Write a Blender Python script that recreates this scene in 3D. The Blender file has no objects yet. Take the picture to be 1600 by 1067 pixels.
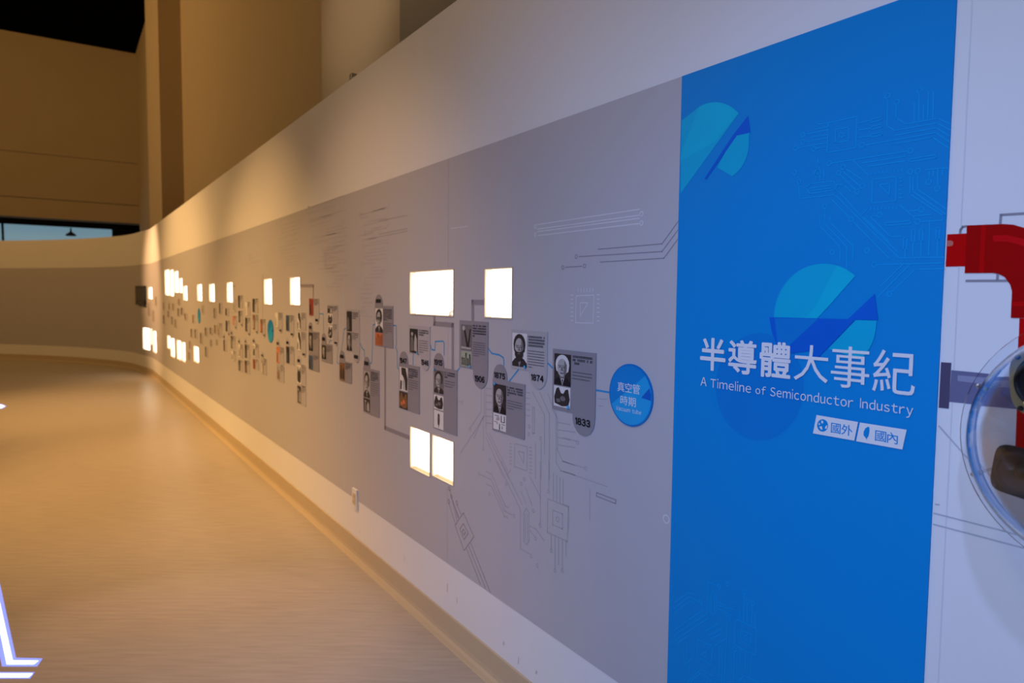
import bpy, bmesh, math, random
from mathutils import Matrix, Vector

# ------------------------------------------------------------------ camera
F, CX, CY, EYE = 1067.0, 800.0, 533.5, 1.5          # focal length in pixels of the 1600x1067 frame, eye height in metres
ROT = (Matrix.Rotation(math.radians(90 - 3.59), 3, 'X') @ Matrix.Rotation(math.radians(0.54), 3, 'Z'))
scene = bpy.context.scene
COL = scene.collection
cam_d = bpy.data.cameras.new('camera')
cam_d.sensor_width = 36.0
cam_d.lens = F / 1600.0 * 36.0
cam_d.clip_start = 0.05
cam_d.dof.use_dof = True
cam_d.dof.focus_distance = 1.75
cam_d.dof.aperture_fstop = 3.8
cam = bpy.data.objects.new('camera', cam_d)
cam.matrix_world = Matrix.Translation((0, 0, EYE)) @ ROT.to_4x4()
COL.objects.link(cam)
scene.camera = cam

# ------------------------------------------------------------------ world, lights, exposure
vs = scene.view_settings
vs.view_transform = 'Standard'
vs.look = 'None'
vs.gamma = 1.0
vs.use_curve_mapping = False
vs.exposure = 0.0
world = bpy.data.worlds.new('dim_hall')
scene.world = world
world.use_nodes = True
world.node_tree.nodes['Background'].inputs[0].default_value = (1.0, 0.72, 0.45, 1)
world.node_tree.nodes['Background'].inputs[1].default_value = 0.035


def aim(o, target):
    o.rotation_euler = (Vector(target) - o.location).to_track_quat('-Z', 'Y').to_euler()


def spot(name, loc, target, power, color, angle, blend=0.6, radius=0.08):
    d = bpy.data.lights.new(name, 'SPOT')
    d.energy, d.color, d.spot_size, d.spot_blend, d.shadow_soft_size = power, color, math.radians(angle), blend, radius
    o = bpy.data.objects.new(name, d)
    o.location = loc
    aim(o, target)
    COL.objects.link(o)
    return o


def area(name, loc, target, power, color, sx, sy):
    d = bpy.data.lights.new(name, 'AREA')
    d.energy, d.color, d.shape, d.size, d.size_y = power, color, 'RECTANGLE', sx, sy
    o = bpy.data.objects.new(name, d)
    o.location = loc
    aim(o, target)
    COL.objects.link(o)
    return o


WARM = (1.0, 0.56, 0.2)
COOL = (0.34, 0.52, 1.0)
# cool spots beside the camera, warm track spots down the hall, plus added fills
spot('cool_spot', (-0.35, -0.5, 3.75), (0.75, 1.25, 0.6), 115, COOL, 60, 1.0, 0.07)
spot('cool_spot', (-1.6, -0.6, 2.0), (0.45, 1.8, 0.65), 265, COOL, 84, 1.0, 0.25)  # low cool fill added to brighten the right wall, no such lamp known
spot('warm_spot', (-3.1, 1.6, 4.2), (-0.95, 3.7, 0.6), 350, (1.0, 0.62, 0.36), 54, 1.0, 0.12)
spot('warm_spot', (-5.0, 3.9, 5.0), (-2.6, 5.4, 0.1), 1300, WARM, 60, 1.0, 0.12)
spot('warm_spot', (-6.3, 5.6, 5.1), (-3.8, 7.3, 0.7), 420, WARM, 66, 1.0, 0.12)
spot('warm_spot', (-7.6, 7.4, 5.2), (-5.0, 9.2, 0.6), 1350, WARM, 74, 1.0, 0.12)
spot('warm_spot', (-9.2, 10.6, 5.0), (-6.4, 12.3, 1.7), 1900, (1.0, 0.55, 0.24), 32, 1.0, 0.12)
spot('floor_spot', (-1.7, 1.4, 5.5), (-1.38, 2.72, 0.0), 300, (1.0, 0.64, 0.52), 21, 0.6, 0.12)
area('overhead_fill', (-1.9, 0.4, 5.6), (-0.4, 2.2, 0.5), 33, (1.0, 0.82, 0.68), 1.0, 1.0)  # soft neutral fill, added to lift the near wall and floor
spot('warm_spot', (-3.5, 0.5, 5.2), (-1.14, 5.2, 3.75), 330, (1.0, 0.78, 0.55), 20, 1.0, 0.12)  # added to brighten the near pilaster, not one of the track lamps
area('upper_wall_fill', (-16.0, 8.6, 9.2), (-8.0, 15.0, 9.0), 780, (1.0, 0.54, 0.17), 3.0, 3.0)  # warm fill put in to light the upper walls, source unseen

# ------------------------------------------------------------------ wall plan and pixel helpers
def ray(x, y):
    return ROT @ Vector(((x - CX) / F, -(y - CY) / F, -1.0))


def on_height(x, y, h):
    d = ray(x, y)
    return Vector((0, 0, EYE)) + d * ((h - EYE) / d.z)


DIR = ray(97, 460)
DIR.z = 0
DIR.normalize()
P0 = on_height(700, 998.5, 0.0)
P0.z = 0
N0 = Vector((-DIR.y, DIR.x, 0))                      # out of the wall, into the room
if N0.x > 0:
    N0 = -N0
TOP, BT, BB, KT = 2.715, 2.088, 0.340, 0.118          # wall top, band top, band bottom, baseboard top
STRAIGHT = 11.6


def catmull(p0, p1, p2, p3, t):
    return 0.5 * ((2 * p1) + (p2 - p0) * t + (2 * p0 - 5 * p1 + 4 * p2 - p3) * t * t + (3 * p1 - p0 - 3 * p2 + p3) * t ** 3)


ctrl = [P0 + DIR * (STRAIGHT - 1.0), P0 + DIR * STRAIGHT]
ctrl += [Vector((a, b, 0)) for a, b in ((-7.18, 13.24), (-7.72, 13.84), (-8.38, 14.38), (-9.6, 15.07), (-10.75, 15.5), (-11.85, 15.78), (-14.0, 16.1), (-16.5, 16.2), (-18.5, 16.1))]
plan = [P0 - DIR * 5.0, P0 - DIR * 2.5] + [P0 + DIR * u for u in range(0, 11)]
for i in range(1, len(ctrl) - 2):
    for k in range(8):
        plan.append(catmull(ctrl[i - 1], ctrl[i], ctrl[i + 1], ctrl[i + 2], k / 8))
ARC = [-5.0]
for a, b in zip(plan, plan[1:]):
    ARC.append(ARC[-1] + (b - a).length)
NORM = []
for i in range(len(plan)):
    t = (plan[min(i + 1, len(plan) - 1)] - plan[max(i - 1, 0)]).normalized()
    n = Vector((-t.y, t.x, 0))
    NORM.append(n if n.dot(N0) > 0 else -n)
U_END = ARC[-1]


def W(r, h, off=0.0):
    """point on the display wall: r metres to the right along it (r = -arc length), h metres up, off metres out of it"""
    u = -r
    i = 0
    while i < len(plan) - 2 and ARC[i + 1] < u:
        i += 1
    f = (u - ARC[i]) / (ARC[i + 1] - ARC[i])
    p = plan[i].lerp(plan[i + 1], f)
    n = NORM[i].lerp(NORM[i + 1], f).normalized()
    return Vector((p.x, p.y, h)) + n * off


def px(x, y):
    """wall coordinates (r, h) of what shows at a pixel of the photograph"""
    d = ray(x, y)
    best = None
    for i in range(len(plan) - 1):
        a, b = plan[i], plan[i + 1]
        e = b - a
        det = d.x * -e.y + e.x * d.y
        if abs(det) < 1e-9:
            continue
        t = (a.x * -e.y + e.x * a.y) / det
        f = (d.x * a.y - d.y * a.x) / det
        if t > 0 and -1e-6 <= f <= 1 + 1e-6 and (best is None or t < best[0]):
            best = (t, -(ARC[i] + f * (ARC[i + 1] - ARC[i])), EYE + d.z * t)
    return best[1], best[2]


def px_off(x, y, off):
    """the same on a plane standing off the straight wall"""
    d = ray(x, y)
    o = P0 + N0 * off
    t = o.dot(N0) / Vector((d.x, d.y, 0)).dot(N0)
    p = Vector((0, 0, EYE)) + d * t
    return -((p - o).dot(DIR)), p.z


# ------------------------------------------------------------------ materials
MATS = {}


def srgb(c):
    return tuple((v / 12.92 if v <= 0.04045 else ((v + 0.055) / 1.055) ** 2.4) for v in (x / 255 for x in c))


def mat(name, rgb, rough=0.6, spec=0.3, metal=0.0, var=0.06, scale=8.0, bump=0.0, stretch=(1, 1, 1)):
    m = bpy.data.materials.new(name)
    m.use_nodes = True
    nt = m.node_tree
    b = nt.nodes['Principled BSDF']
    b.inputs['Roughness'].default_value = rough
    b.inputs['Specular IOR Level'].default_value = spec
    b.inputs['Metallic'].default_value = metal
    tc = nt.nodes.new('ShaderNodeTexCoord')
    mp = nt.nodes.new('ShaderNodeMapping')
    mp.inputs['Scale'].default_value = stretch
    no = nt.nodes.new('ShaderNodeTexNoise')
    no.inputs['Scale'].default_value = scale
    no.inputs['Detail'].default_value = 4
    rp = nt.nodes.new('ShaderNodeMixRGB')
    rp.inputs[1].default_value = (*[v * (1 - var) for v in rgb], 1)
    rp.inputs[2].default_value = (*[min(1, v * (1 + var)) for v in rgb], 1)
    nt.links.new(tc.outputs['Object'], mp.inputs[0])
    nt.links.new(mp.outputs[0], no.inputs['Vector'])
    nt.links.new(no.outputs[0], rp.inputs[0])
    nt.links.new(rp.outputs[0], b.inputs['Base Color'])
    if bump:
        bp = nt.nodes.new('ShaderNodeBump')
        bp.inputs['Strength'].default_value = bump
        bp.inputs['Distance'].default_value = 0.002
        nt.links.new(no.outputs[0], bp.inputs['Height'])
        nt.links.new(bp.outputs[0], b.inputs['Normal'])
    MATS[name] = m
    return m


def glow(name, rgb, strength):
    m = bpy.data.materials.new(name)
    m.use_nodes = True
    b = m.node_tree.nodes['Principled BSDF']
    b.inputs['Base Color'].default_value = (*rgb, 1)
    b.inputs['Emission Color'].default_value = (*rgb, 1)
    b.inputs['Emission Strength'].default_value = strength
    MATS[name] = m
    return m


mat('wall_white', (0.74, 0.73, 0.73), 0.55, 0.3, var=0.02, scale=3, bump=0.04)
mat('band_grey', (0.46, 0.445, 0.47), 0.5, 0.3, var=0.015, scale=2)
mat('baseboard_vinyl', (0.50, 0.40, 0.26), 0.4, 0.4, var=0.04)
mat('beige_wall', (0.55, 0.46, 0.33), 0.8, 0.2, var=0.04, scale=1.5)
mat('black_void', (0.004, 0.004, 0.004), 0.9, 0.0)
mat('card_grey', (0.26, 0.245, 0.275), 0.5, 0.3, var=0.02)
mat('card_pale', (0.40, 0.385, 0.41), 0.5, 0.3, var=0.02)
mat('connector_grey', (0.27, 0.245, 0.275), 0.5, 0.3, var=0.02)
mat('ink', (0.012, 0.012, 0.018), 0.5, 0.2)
mat('ink_soft', (0.12, 0.11, 0.125), 0.5, 0.2)
mat('photo_dark', (0.03, 0.027, 0.03), 0.45, 0.3, var=0.3, scale=60)
mat('photo_mid', (0.16, 0.15, 0.155), 0.45, 0.3, var=0.35, scale=80)
mat('photo_light', (0.40, 0.385, 0.38), 0.45, 0.3, var=0.2, scale=60)
mat('photo_white', (0.68, 0.67, 0.66), 0.45, 0.3, var=0.05, scale=40)
mat('photo_red', (0.30, 0.05, 0.03), 0.45, 0.3, var=0.3, scale=50)
mat('photo_orange', (0.62, 0.17, 0.07), 0.45, 0.3, var=0.2, scale=60)
mat('photo_brown', (0.22, 0.10, 0.04), 0.45, 0.3, var=0.5, scale=70)
mat('photo_blue', (0.05, 0.09, 0.17), 0.45, 0.3, var=0.4, scale=60)
mat('photo_green', (0.34, 0.40, 0.31), 0.45, 0.3, var=0.4, scale=60)
mat('line_blue', (0.02, 0.27, 0.58), 0.5, 0.3)
mat('disc_blue', (0.0, 0.22, 0.6), 0.4, 0.3)
mat('disc_teal', (0.01, 0.34, 0.70), 0.4, 0.3)
mat('disc_deep', (0.0, 0.11, 0.52), 0.4, 0.3)
mat('disc_rim', (0.0, 0.17, 0.53), 0.4, 0.3)
mat('panel_blue', (0.0, 0.235, 0.6), 0.5, 0.15, var=0.02, scale=2)
mat('panel_line', (0.0, 0.33, 0.74), 0.5, 0.15)
mat('panel_teal', (0.0, 0.39, 0.62), 0.5, 0.15)
mat('panel_teal_light', (0.0, 0.44, 0.64), 0.5, 0.15)
mat('panel_deep', (0.0, 0.11, 0.57), 0.5, 0.15)
mat('panel_shade', (0.0, 0.19, 0.57), 0.5, 0.15)
mat('print_white', (0.72, 0.72, 0.74), 0.5, 0.3, var=0.02)
mat('trace_dark', (0.375, 0.36, 0.385), 0.5, 0.3)
mat('trace_faint', (0.415, 0.40, 0.425), 0.5, 0.3)
mat('trace_darker', (0.27, 0.25, 0.28), 0.5, 0.3)
mat('trace_light', (0.62, 0.61, 0.64), 0.5, 0.3)
mat('pipe_red', (0.52, 0.001, 0.001), 0.6, 0.05, var=0.05)
mat('pipe_red_dark', (0.37, 0.001, 0.001), 0.6, 0.05, var=0.05)
mat('pipe_red_light', (0.58, 0.003, 0.006), 0.6, 0.05, var=0.05)
mat('pipe_peach', (0.52, 0.14, 0.10), 0.45, 0.3)
mat('outline_pale', (0.45, 0.45, 0.49), 0.5, 0.3)
mat('pipe_indigo', (0.075, 0.06, 0.12), 0.45, 0.3)
mat('pipe_violet', (0.14, 0.135, 0.24), 0.45, 0.3)
mat('pipe_lilac', (0.26, 0.26, 0.38), 0.45, 0.3)
mat('seam', (0.36, 0.355, 0.37), 0.7, 0.1)
mat('seam_white', (0.66, 0.66, 0.68), 0.7, 0.1)
mat('scuff', (0.52, 0.49, 0.48), 0.7, 0.1)
mat('frame_cream', (0.62, 0.50, 0.33), 0.5, 0.3)
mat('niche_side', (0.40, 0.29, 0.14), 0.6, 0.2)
mat('plastic_white', (0.72, 0.71, 0.67), 0.4, 0.4)
mat('plastic_black', (0.012, 0.012, 0.013), 0.35, 0.4)
mat('screen_black', (0.006, 0.007, 0.008), 0.15, 0.5)
mat('cone_black', (0.02, 0.018, 0.018), 0.45, 0.4, var=0.2)
mat('cone_brown', (0.06, 0.045, 0.038), 0.6, 0.2, var=0.2)
mat('brass', (0.48, 0.35, 0.15), 0.4, 0.5, metal=0.6)
mat('steel', (0.5, 0.5, 0.5), 0.3, 0.5, metal=0.9)
mat('beam_dark', (0.02, 0.02, 0.024), 0.7, 0.2)
mat('window_frame', (0.03, 0.04, 0.05), 0.5, 0.3)
glow('niche_glow', (1.0, 0.92, 0.76), 3.2)
mat('niche_white', (0.9, 0.87, 0.8), 0.6, 0.2)
glow('window_glow', (0.22, 0.38, 0.48), 0.6)
glow('led_white', (0.80, 0.90, 1.0), 1.8)
glow('halo_blue', (0.22, 0.30, 1.0), 0.9)  # halo of the floor lines, put into a glowing colour
ac = bpy.data.materials.new('clear_acrylic')
ac.use_nodes = True
_b = ac.node_tree.nodes['Principled BSDF']
_b.inputs['Base Color'].default_value = (0.93, 0.96, 1.0, 1)
_b.inputs['Roughness'].default_value = 0.03
_b.inputs['IOR'].default_value = 1.46
_b.inputs['Transmission Weight'].default_value = 1.0
MATS['clear_acrylic'] = ac

# floor: worn vinyl with fine streaks
fm = bpy.data.materials.new('floor_vinyl')
fm.use_nodes = True
nt = fm.node_tree
b = nt.nodes['Principled BSDF']
tc = nt.nodes.new('ShaderNodeTexCoord')
mp = nt.nodes.new('ShaderNodeMapping')
mp.inputs['Rotation'].default_value = (0, 0, math.radians(-14))
mp.inputs['Scale'].default_value = (3.0, 30, 1)
n1 = nt.nodes.new('ShaderNodeTexNoise')
n1.inputs['Scale'].default_value = 1.6
n1.inputs['Detail'].default_value = 6
n2 = nt.nodes.new('ShaderNodeTexNoise')
n2.inputs['Scale'].default_value = 0.5
cr = nt.nodes.new('ShaderNodeValToRGB')
cr.color_ramp.elements[0].position = 0.3
cr.color_ramp.elements[0].color = (0.385, 0.325, 0.26, 1)
cr.color_ramp.elements[1].position = 0.72
cr.color_ramp.elements[1].color = (0.475, 0.405, 0.325, 1)
mr = nt.nodes.new('ShaderNodeMapRange')
mr.inputs['To Min'].default_value = 0.26
mr.inputs['To Max'].default_value = 0.40
nt.links.new(tc.outputs['Object'], mp.inputs[0])
nt.links.new(mp.outputs[0], n1.inputs['Vector'])
nt.links.new(n1.outputs[0], cr.inputs[0])
nt.links.new(cr.outputs[0], b.inputs['Base Color'])
nt.links.new(tc.outputs['Object'], n2.inputs['Vector'])
nt.links.new(n2.outputs[0], mr.inputs[0])
nt.links.new(mr.outputs[0], b.inputs['Roughness'])
b.inputs['Specular IOR Level'].default_value = 0.45
MATS['floor_vinyl'] = fm

# ------------------------------------------------------------------ object helpers
def tag(o, label=None, cat=None, group=None, kind=None):
    if label:
        o['label'] = label
    if cat:
        o['category'] = cat
    if group:
        o['group'] = group
    if kind:
        o['kind'] = kind
    return o


def empty(name, loc):
    o = bpy.data.objects.new(name, None)
    o.empty_display_size = 0.05
    o.location = loc
    COL.objects.link(o)
    return o


BASE = {}


class MB:
    """collects faces in world space; build() links ONE mesh object"""
    def __init__(self):
        self.v, self.f, self.m, self.mats = [], [], [], []

    def face(self, pts, m):
        if m not in self.mats:
            self.mats.append(m)
        k = len(self.v)
        self.v += [Vector(p) for p in pts]
        self.f.append(tuple(range(k, k + len(pts))))
        self.m.append(self.mats.index(m))

    def poly(self, rh, m, off):                       # flat print on the display wall
        self.face([W(r, h, off) for r, h in rh], m)

    def slab(self, rh, m, o0, o1):                    # a thin board on the display wall
        a = sum(rh[i][0] * rh[(i + 1) % len(rh)][1] - rh[(i + 1) % len(rh)][0] * rh[i][1] for i in range(len(rh)))
        if a < 0:
            rh = rh[::-1]
        self.poly(rh, m, o1)
        for i in range(len(rh)):
            p, q = rh[i], rh[(i + 1) % len(rh)]
            self.face([W(*p, o1), W(*p, o0), W(*q, o0), W(*q, o1)], m)

    def rect(self, r0, r1, h0, h1, m, off):
        self.poly([(r0, h0), (r1, h0), (r1, h1), (r0, h1)], m, off)

    def stroke(self, pts, w, m, off):                 # a printed line of width w
        n = len(pts)
        for i in range(n - 1):
            (x0, y0), (x1, y1) = pts[i], pts[i + 1]
            L = math.hypot(x1 - x0, y1 - y0)
            if L < 1e-6:
                continue
            tx, ty = (x1 - x0) / L, (y1 - y0) / L
            e0 = w / 2 * (0.9 if i > 0 else 0)
            e1 = w / 2 * (0.9 if i < n - 2 else 0)
            x0, y0, x1, y1 = x0 - tx * e0, y0 - ty * e0, x1 + tx * e1, y1 + ty * e1
            nx, ny = -ty * w / 2, tx * w / 2
            self.poly([(x0 - nx, y0 - ny), (x1 - nx, y1 - ny), (x1 + nx, y1 + ny), (x0 + nx, y0 + ny)], m, off)

    def ring(self, c, r, w, m, off, n=18):
        for i in range(n):
            a0, a1 = 2 * math.pi * i / n, 2 * math.pi * (i + 1) / n
            self.poly([(c[0] + k * math.cos(a), c[1] + k * math.sin(a)) for k, a in ((r - w / 2, a0), (r + w / 2, a0), (r + w / 2, a1), (r - w / 2, a1))], m, off)

    def box(self, c, ax, ay, az, m):                  # centre, three half-axis vectors
        c = Vector(c)
        q = lambda i, j, k: c + ax * i + ay * j + az * k
        for s in ((1, 0), (-1, 0)):
            s = s[0]
            for A, B, C in ((ax, ay, az), (ay, az, ax), (az, ax, ay)):
                p = [c + A * s + B * -1 + C * -1 * s, c + A * s + B * 1 + C * -1 * s, c + A * s + B * 1 + C * s, c + A * s + B * -1 + C * s]
                self.face(p, m)

    def lathe(self, o, ex, ey, ez, prof, m, n=40, close=False):   # profile of (radius, height)
        P = [[o + ex * (r * math.cos(2 * math.pi * i / n)) + ey * (r * math.sin(2 * math.pi * i / n)) + ez * z for i in range(n)] for r, z in prof]
        for a, b2 in zip(P, P[1:]):
            for i in range(n):
                j = (i + 1) % n
                self.face([a[i], a[j], b2[j], b2[i]], m)

    def build(self, name, parent=None, smooth=False, weld=False):
        base = Vector(parent.location) if parent else Vector((0, 0, 0))
        if parent and parent.parent:
            base = BASE[parent.name]
        me = bpy.data.meshes.new(name)
        me.from_pydata([v - base for v in self.v], [], self.f)
        for m in self.mats:
            me.materials.append(MATS[m])
        me.polygons.foreach_set('material_index', self.m)
        if weld or smooth:
            bm = bmesh.new()
            bm.from_mesh(me)
            bmesh.ops.remove_doubles(bm, verts=bm.verts, dist=1e-5)
            bm.normal_update()
            bm.to_mesh(me)
            bm.free()
        if smooth:
            me.polygons.foreach_set('use_smooth', [True] * len(me.polygons))
        me.update()
        o = bpy.data.objects.new(name, me)
        COL.objects.link(o)
        if parent:
            o.parent = parent
        BASE[o.name] = base
        return o


def text_mesh(body):
    c = bpy.data.curves.new('lettering', 'FONT')
    c.body = body
    c.size = 1.0
    c.resolution_u = 3
    t = bpy.data.objects.new('lettering', c)
    COL.objects.link(t)
    bpy.context.view_layer.update()
    dg = bpy.context.evaluated_depsgraph_get()
    me = bpy.data.meshes.new_from_object(t.evaluated_get(dg))
    bpy.data.objects.remove(t)
    return me


GLYPH = {}


def glyphs(body):
    """polygons of a line of text; latin letters and digits in their full-width gothic forms, packed to a proportional line"""
    out, x = [], 0.0
    for ch in body:
        if ch == ' ':
            x += .42
            continue
        if ch not in GLYPH and ch in 'lIi1':           # plain sans bars, as on the panel
            if 'd' not in GLYPH:
                glyphs('dn8')
            top = max(p[1] for q in GLYPH['8' if ch == '1' else 'd'] for p in q)
            low = min(p[1] for q in GLYPH['n'] for p in q)
            xh = max(p[1] for q in GLYPH['n'] for p in q)
            w = .075
            if ch == 'i':
                GLYPH[ch] = [[(0, low), (w, low), (w, xh), (0, xh)], [(-.01, top - .10), (w + .01, top - .10), (w + .01, top), (-.01, top)]]
            elif ch == '1':
                GLYPH[ch] = [[(0, low), (w, low), (w, top), (0, top)], [(0, top - .10), (0, top), (-.13, top - .12), (-.13, top - .21)]]
            else:
                GLYPH[ch] = [[(0, low), (w, low), (w, top), (0, top)]]
        if ch not in GLYPH:
            me = text_mesh(chr(ord(ch) + 0xFEE0) if '!' <= ch <= '~' else ch)
            GLYPH[ch] = [[(me.vertices[i].co.x, me.vertices[i].co.y) for i in p.vertices] for p in me.polygons]
            bpy.data.meshes.remove(me)
        g = GLYPH[ch]
        lo = min(p[0] for q in g for p in q)
        hi = max(p[0] for q in g for p in q)
        out += [[(p[0] - lo + x, p[1]) for p in q] for q in g]
        x += hi - lo + (.13 if ch < '\x80' else .08)
    return out


glyphs('0123456789半導體大事紀真空管時期國外內ATimelineofSemiconductorIndustryVacuumtube')


def lettering(mb, body, r0, r1, h0, h1, m, off, bold=0.0):
    """text stretched into a rectangle of the wall; bold = extra stroke as a share of the height, by overprinting"""
    polys = glyphs(body)
    xs = [p[0] for q in polys for p in q]
    ys = [p[1] for q in polys for p in q]
    x0, x1, y0, y1 = min(xs), max(xs), min(ys), max(ys)
    e = bold * (h1 - h0)
    shifts = [(0, 0)] if not bold else [(e * math.cos(k * math.pi / 4), e * math.sin(k * math.pi / 4)) for k in range(8)]
    r0, r1, h0, h1 = r0 + e, r1 - e, h0 + e, h1 - e
    for k, (sx, sy) in enumerate(shifts):
        for q in polys:
            mb.poly([(r0 + sx + (p[0] - x0) / (x1 - x0) * (r1 - r0), h0 + sy + (p[1] - y0) / (y1 - y0) * (h1 - h0)) for p in q], m, off + k * .00001)


def text_px(mb, body, xl, yt, yb, xr, m, off, bold=0.0):
    """pixel box: left edge x, its top and bottom y, right edge x"""
    r0, h1 = px(xl, yt)
    _, h0 = px(xl, yb)
    r1 = px(xr, (yt + yb) / 2)[0]
    lettering(mb, body, r0, r1, h0, h1, m, off, bold)


# ------------------------------------------------------------------ floor, ceiling, outer walls
mb = MB()
mb.face([(-26, -8, 0), (12, -8, 0), (12, 32, 0), (-26, 32, 0)], 'floor_vinyl')
mb.face([(-26, -8, -0.1), (-26, 32, -0.1), (12, 32, -0.1), (12, -8, -0.1)], 'floor_vinyl')
tag(mb.build('floor'), 'tan streaked vinyl floor of the exhibition hall', kind='structure')
CEIL = 9.9
mb = MB()
mb.face([(-26, -8, CEIL), (-26, 32, CEIL), (12, 32, CEIL), (12, -8, CEIL)], 'black_void')
mb.face([(-26, -8, CEIL + .1), (12, -8, CEIL + .1), (12, 32, CEIL + .1), (-26, 32, CEIL + .1)], 'black_void')
tag(mb.build('ceiling'), 'black ceiling high over the hall', kind='structure')


def outer(perp, x):
    """plan point on a plane parallel to the display wall, perp metres from the camera, at pixel column x"""
    d = ray(x, 466)
    d.z = 0
    return d * (perp / -d.dot(N0))


PW, PP = 2.36, 1.90                                  # outer wall plane, front of its pilasters
corner = outer(PW, 221)
mb = MB()
a, c2 = corner, P0 - DIR * 5.0 - N0 * 0.95
mb.face([(c2.x, c2.y, 0), (a.x, a.y, 0), (a.x, a.y, CEIL), (c2.x, c2.y, CEIL)], 'beige_wall')
q1, q2 = c2 - N0 * .2, a - N0 * .2
mb.face([(q2.x, q2.y, 0), (q1.x, q1.y, 0), (q1.x, q1.y, CEIL), (q2.x, q2.y, CEIL)], 'beige_wall')
outer_wall = tag(mb.build('wall_outer'), 'tall beige building wall rising behind the display wall', kind='structure')
for xa, xb in ((256.5, 237), (625, 505.5)):
    f0, f1 = outer(PP, xa), outer(PP, xb)
    b0, b1 = f0 - N0 * (PW - PP - .002), f1 - N0 * (PW - PP - .002)
    mb = MB()
    for s, e in ((b0, f0), (f0, f1), (f1, b1)):
        mb.face([(s.x, s.y, 0), (e.x, e.y, 0), (e.x, e.y, CEIL - .01), (s.x, s.y, CEIL - .01)], 'beige_wall')
    mb.build('pilaster', outer_wall)
# far wall, square to the outer wall: three cladding panels over a dark beam and a lit window strip
E1 = -N0
far0 = corner
holder = MB()
b_lo, b_hi = 4.02, CEIL


def far(t, z, off=0.0):
    p = far0 - E1 * t - DIR * off                     # off > 0 towards the room
    return (p.x, p.y, z)


FARL = 13.0
holder.face([far(0, b_lo, -.03), far(FARL, b_lo, -.03), far(FARL, b_hi, -.03), far(0, b_hi, -.03)], 'beam_dark')
holder.face([far(0, b_lo, -.3), far(FARL, b_lo, -.3), far(FARL, b_lo, -.03), far(0, b_lo, -.03)], 'beam_dark')
far_wall = tag(holder.build('wall_back'), 'dim brown upper wall at the far end of the hall', kind='structure')
for z0, z1 in ((b_lo, 4.64), (4.66, 6.10), (6.115, b_hi - .005)):
    mb = MB()
    mb.face([far(0, z0), far(FARL, z0), far(FARL, z1), far(0, z1)], 'beige_wall')
    for z in (z0, z1):
        mb.face([far(0, z), far(FARL, z), far(FARL, z, -.029), far(0, z, -.029)], 'beige_wall')
    mb.build('wall_panel', far_wall)
mb = MB()
ctr = Vector(far(FARL / 2, 3.93, -0.75))
mb.box(ctr, E1 * (FARL / 2 + .1), DIR * 0.08, Vector((0, 0, 0.10)), 'beam_dark')
mb.build('beam', far_wall)
mb = MB()
mb.box(Vector(far(.2, 2.0, -1.0)), E1 * 0.55, DIR * 0.05, Vector((0, 0, 2.0)), 'beam_dark')
mb.build('back_panel', far_wall)
win = empty('window_1', far(7.4, 2.3, -1.02))
tag(win, 'pale blue lit window strip under the far upper wall', kind='structure')
for k in range(4):
    t0 = 0.80 + k * 3.2
    mb = MB()
    mb.box(Vector(far(t0 + 1.565, 3.05, -1.02)), E1 * 1.565, DIR * 0.01, Vector((0, 0, 0.80)), 'window_glow')
    mb.build('window_pane', win)
    mb = MB()
    mb.box(Vector(far(t0 - 0.035, 3.05, -1.0)), E1 * 0.035, DIR * 0.03, Vector((0, 0, 0.84)), 'window_frame')
    mb.build('mullion', win)
mb = MB()
mb.box(Vector(far(7.15, 2.2, -1.0)), E1 * 6.4, DIR * 0.03, Vector((0, 0, 0.05)), 'window_frame')
mb.build('window_sill', win)
mb = MB()
mb.lathe(Vector(far(2.05, 3.66, -.60)), Vector((1, 0, 0)), Vector((0, 1, 0)), Vector((0, 0, 1)), [(0.02, .13), (0.03, 0), (.16, -.10), (.16, -.14), (0, -.14)], 'beam_dark', 16)
tag(mb.build('pendant_lamp', smooth=True), 'small dark pendant shade hanging before the pale window strip', 'lamp')

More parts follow.
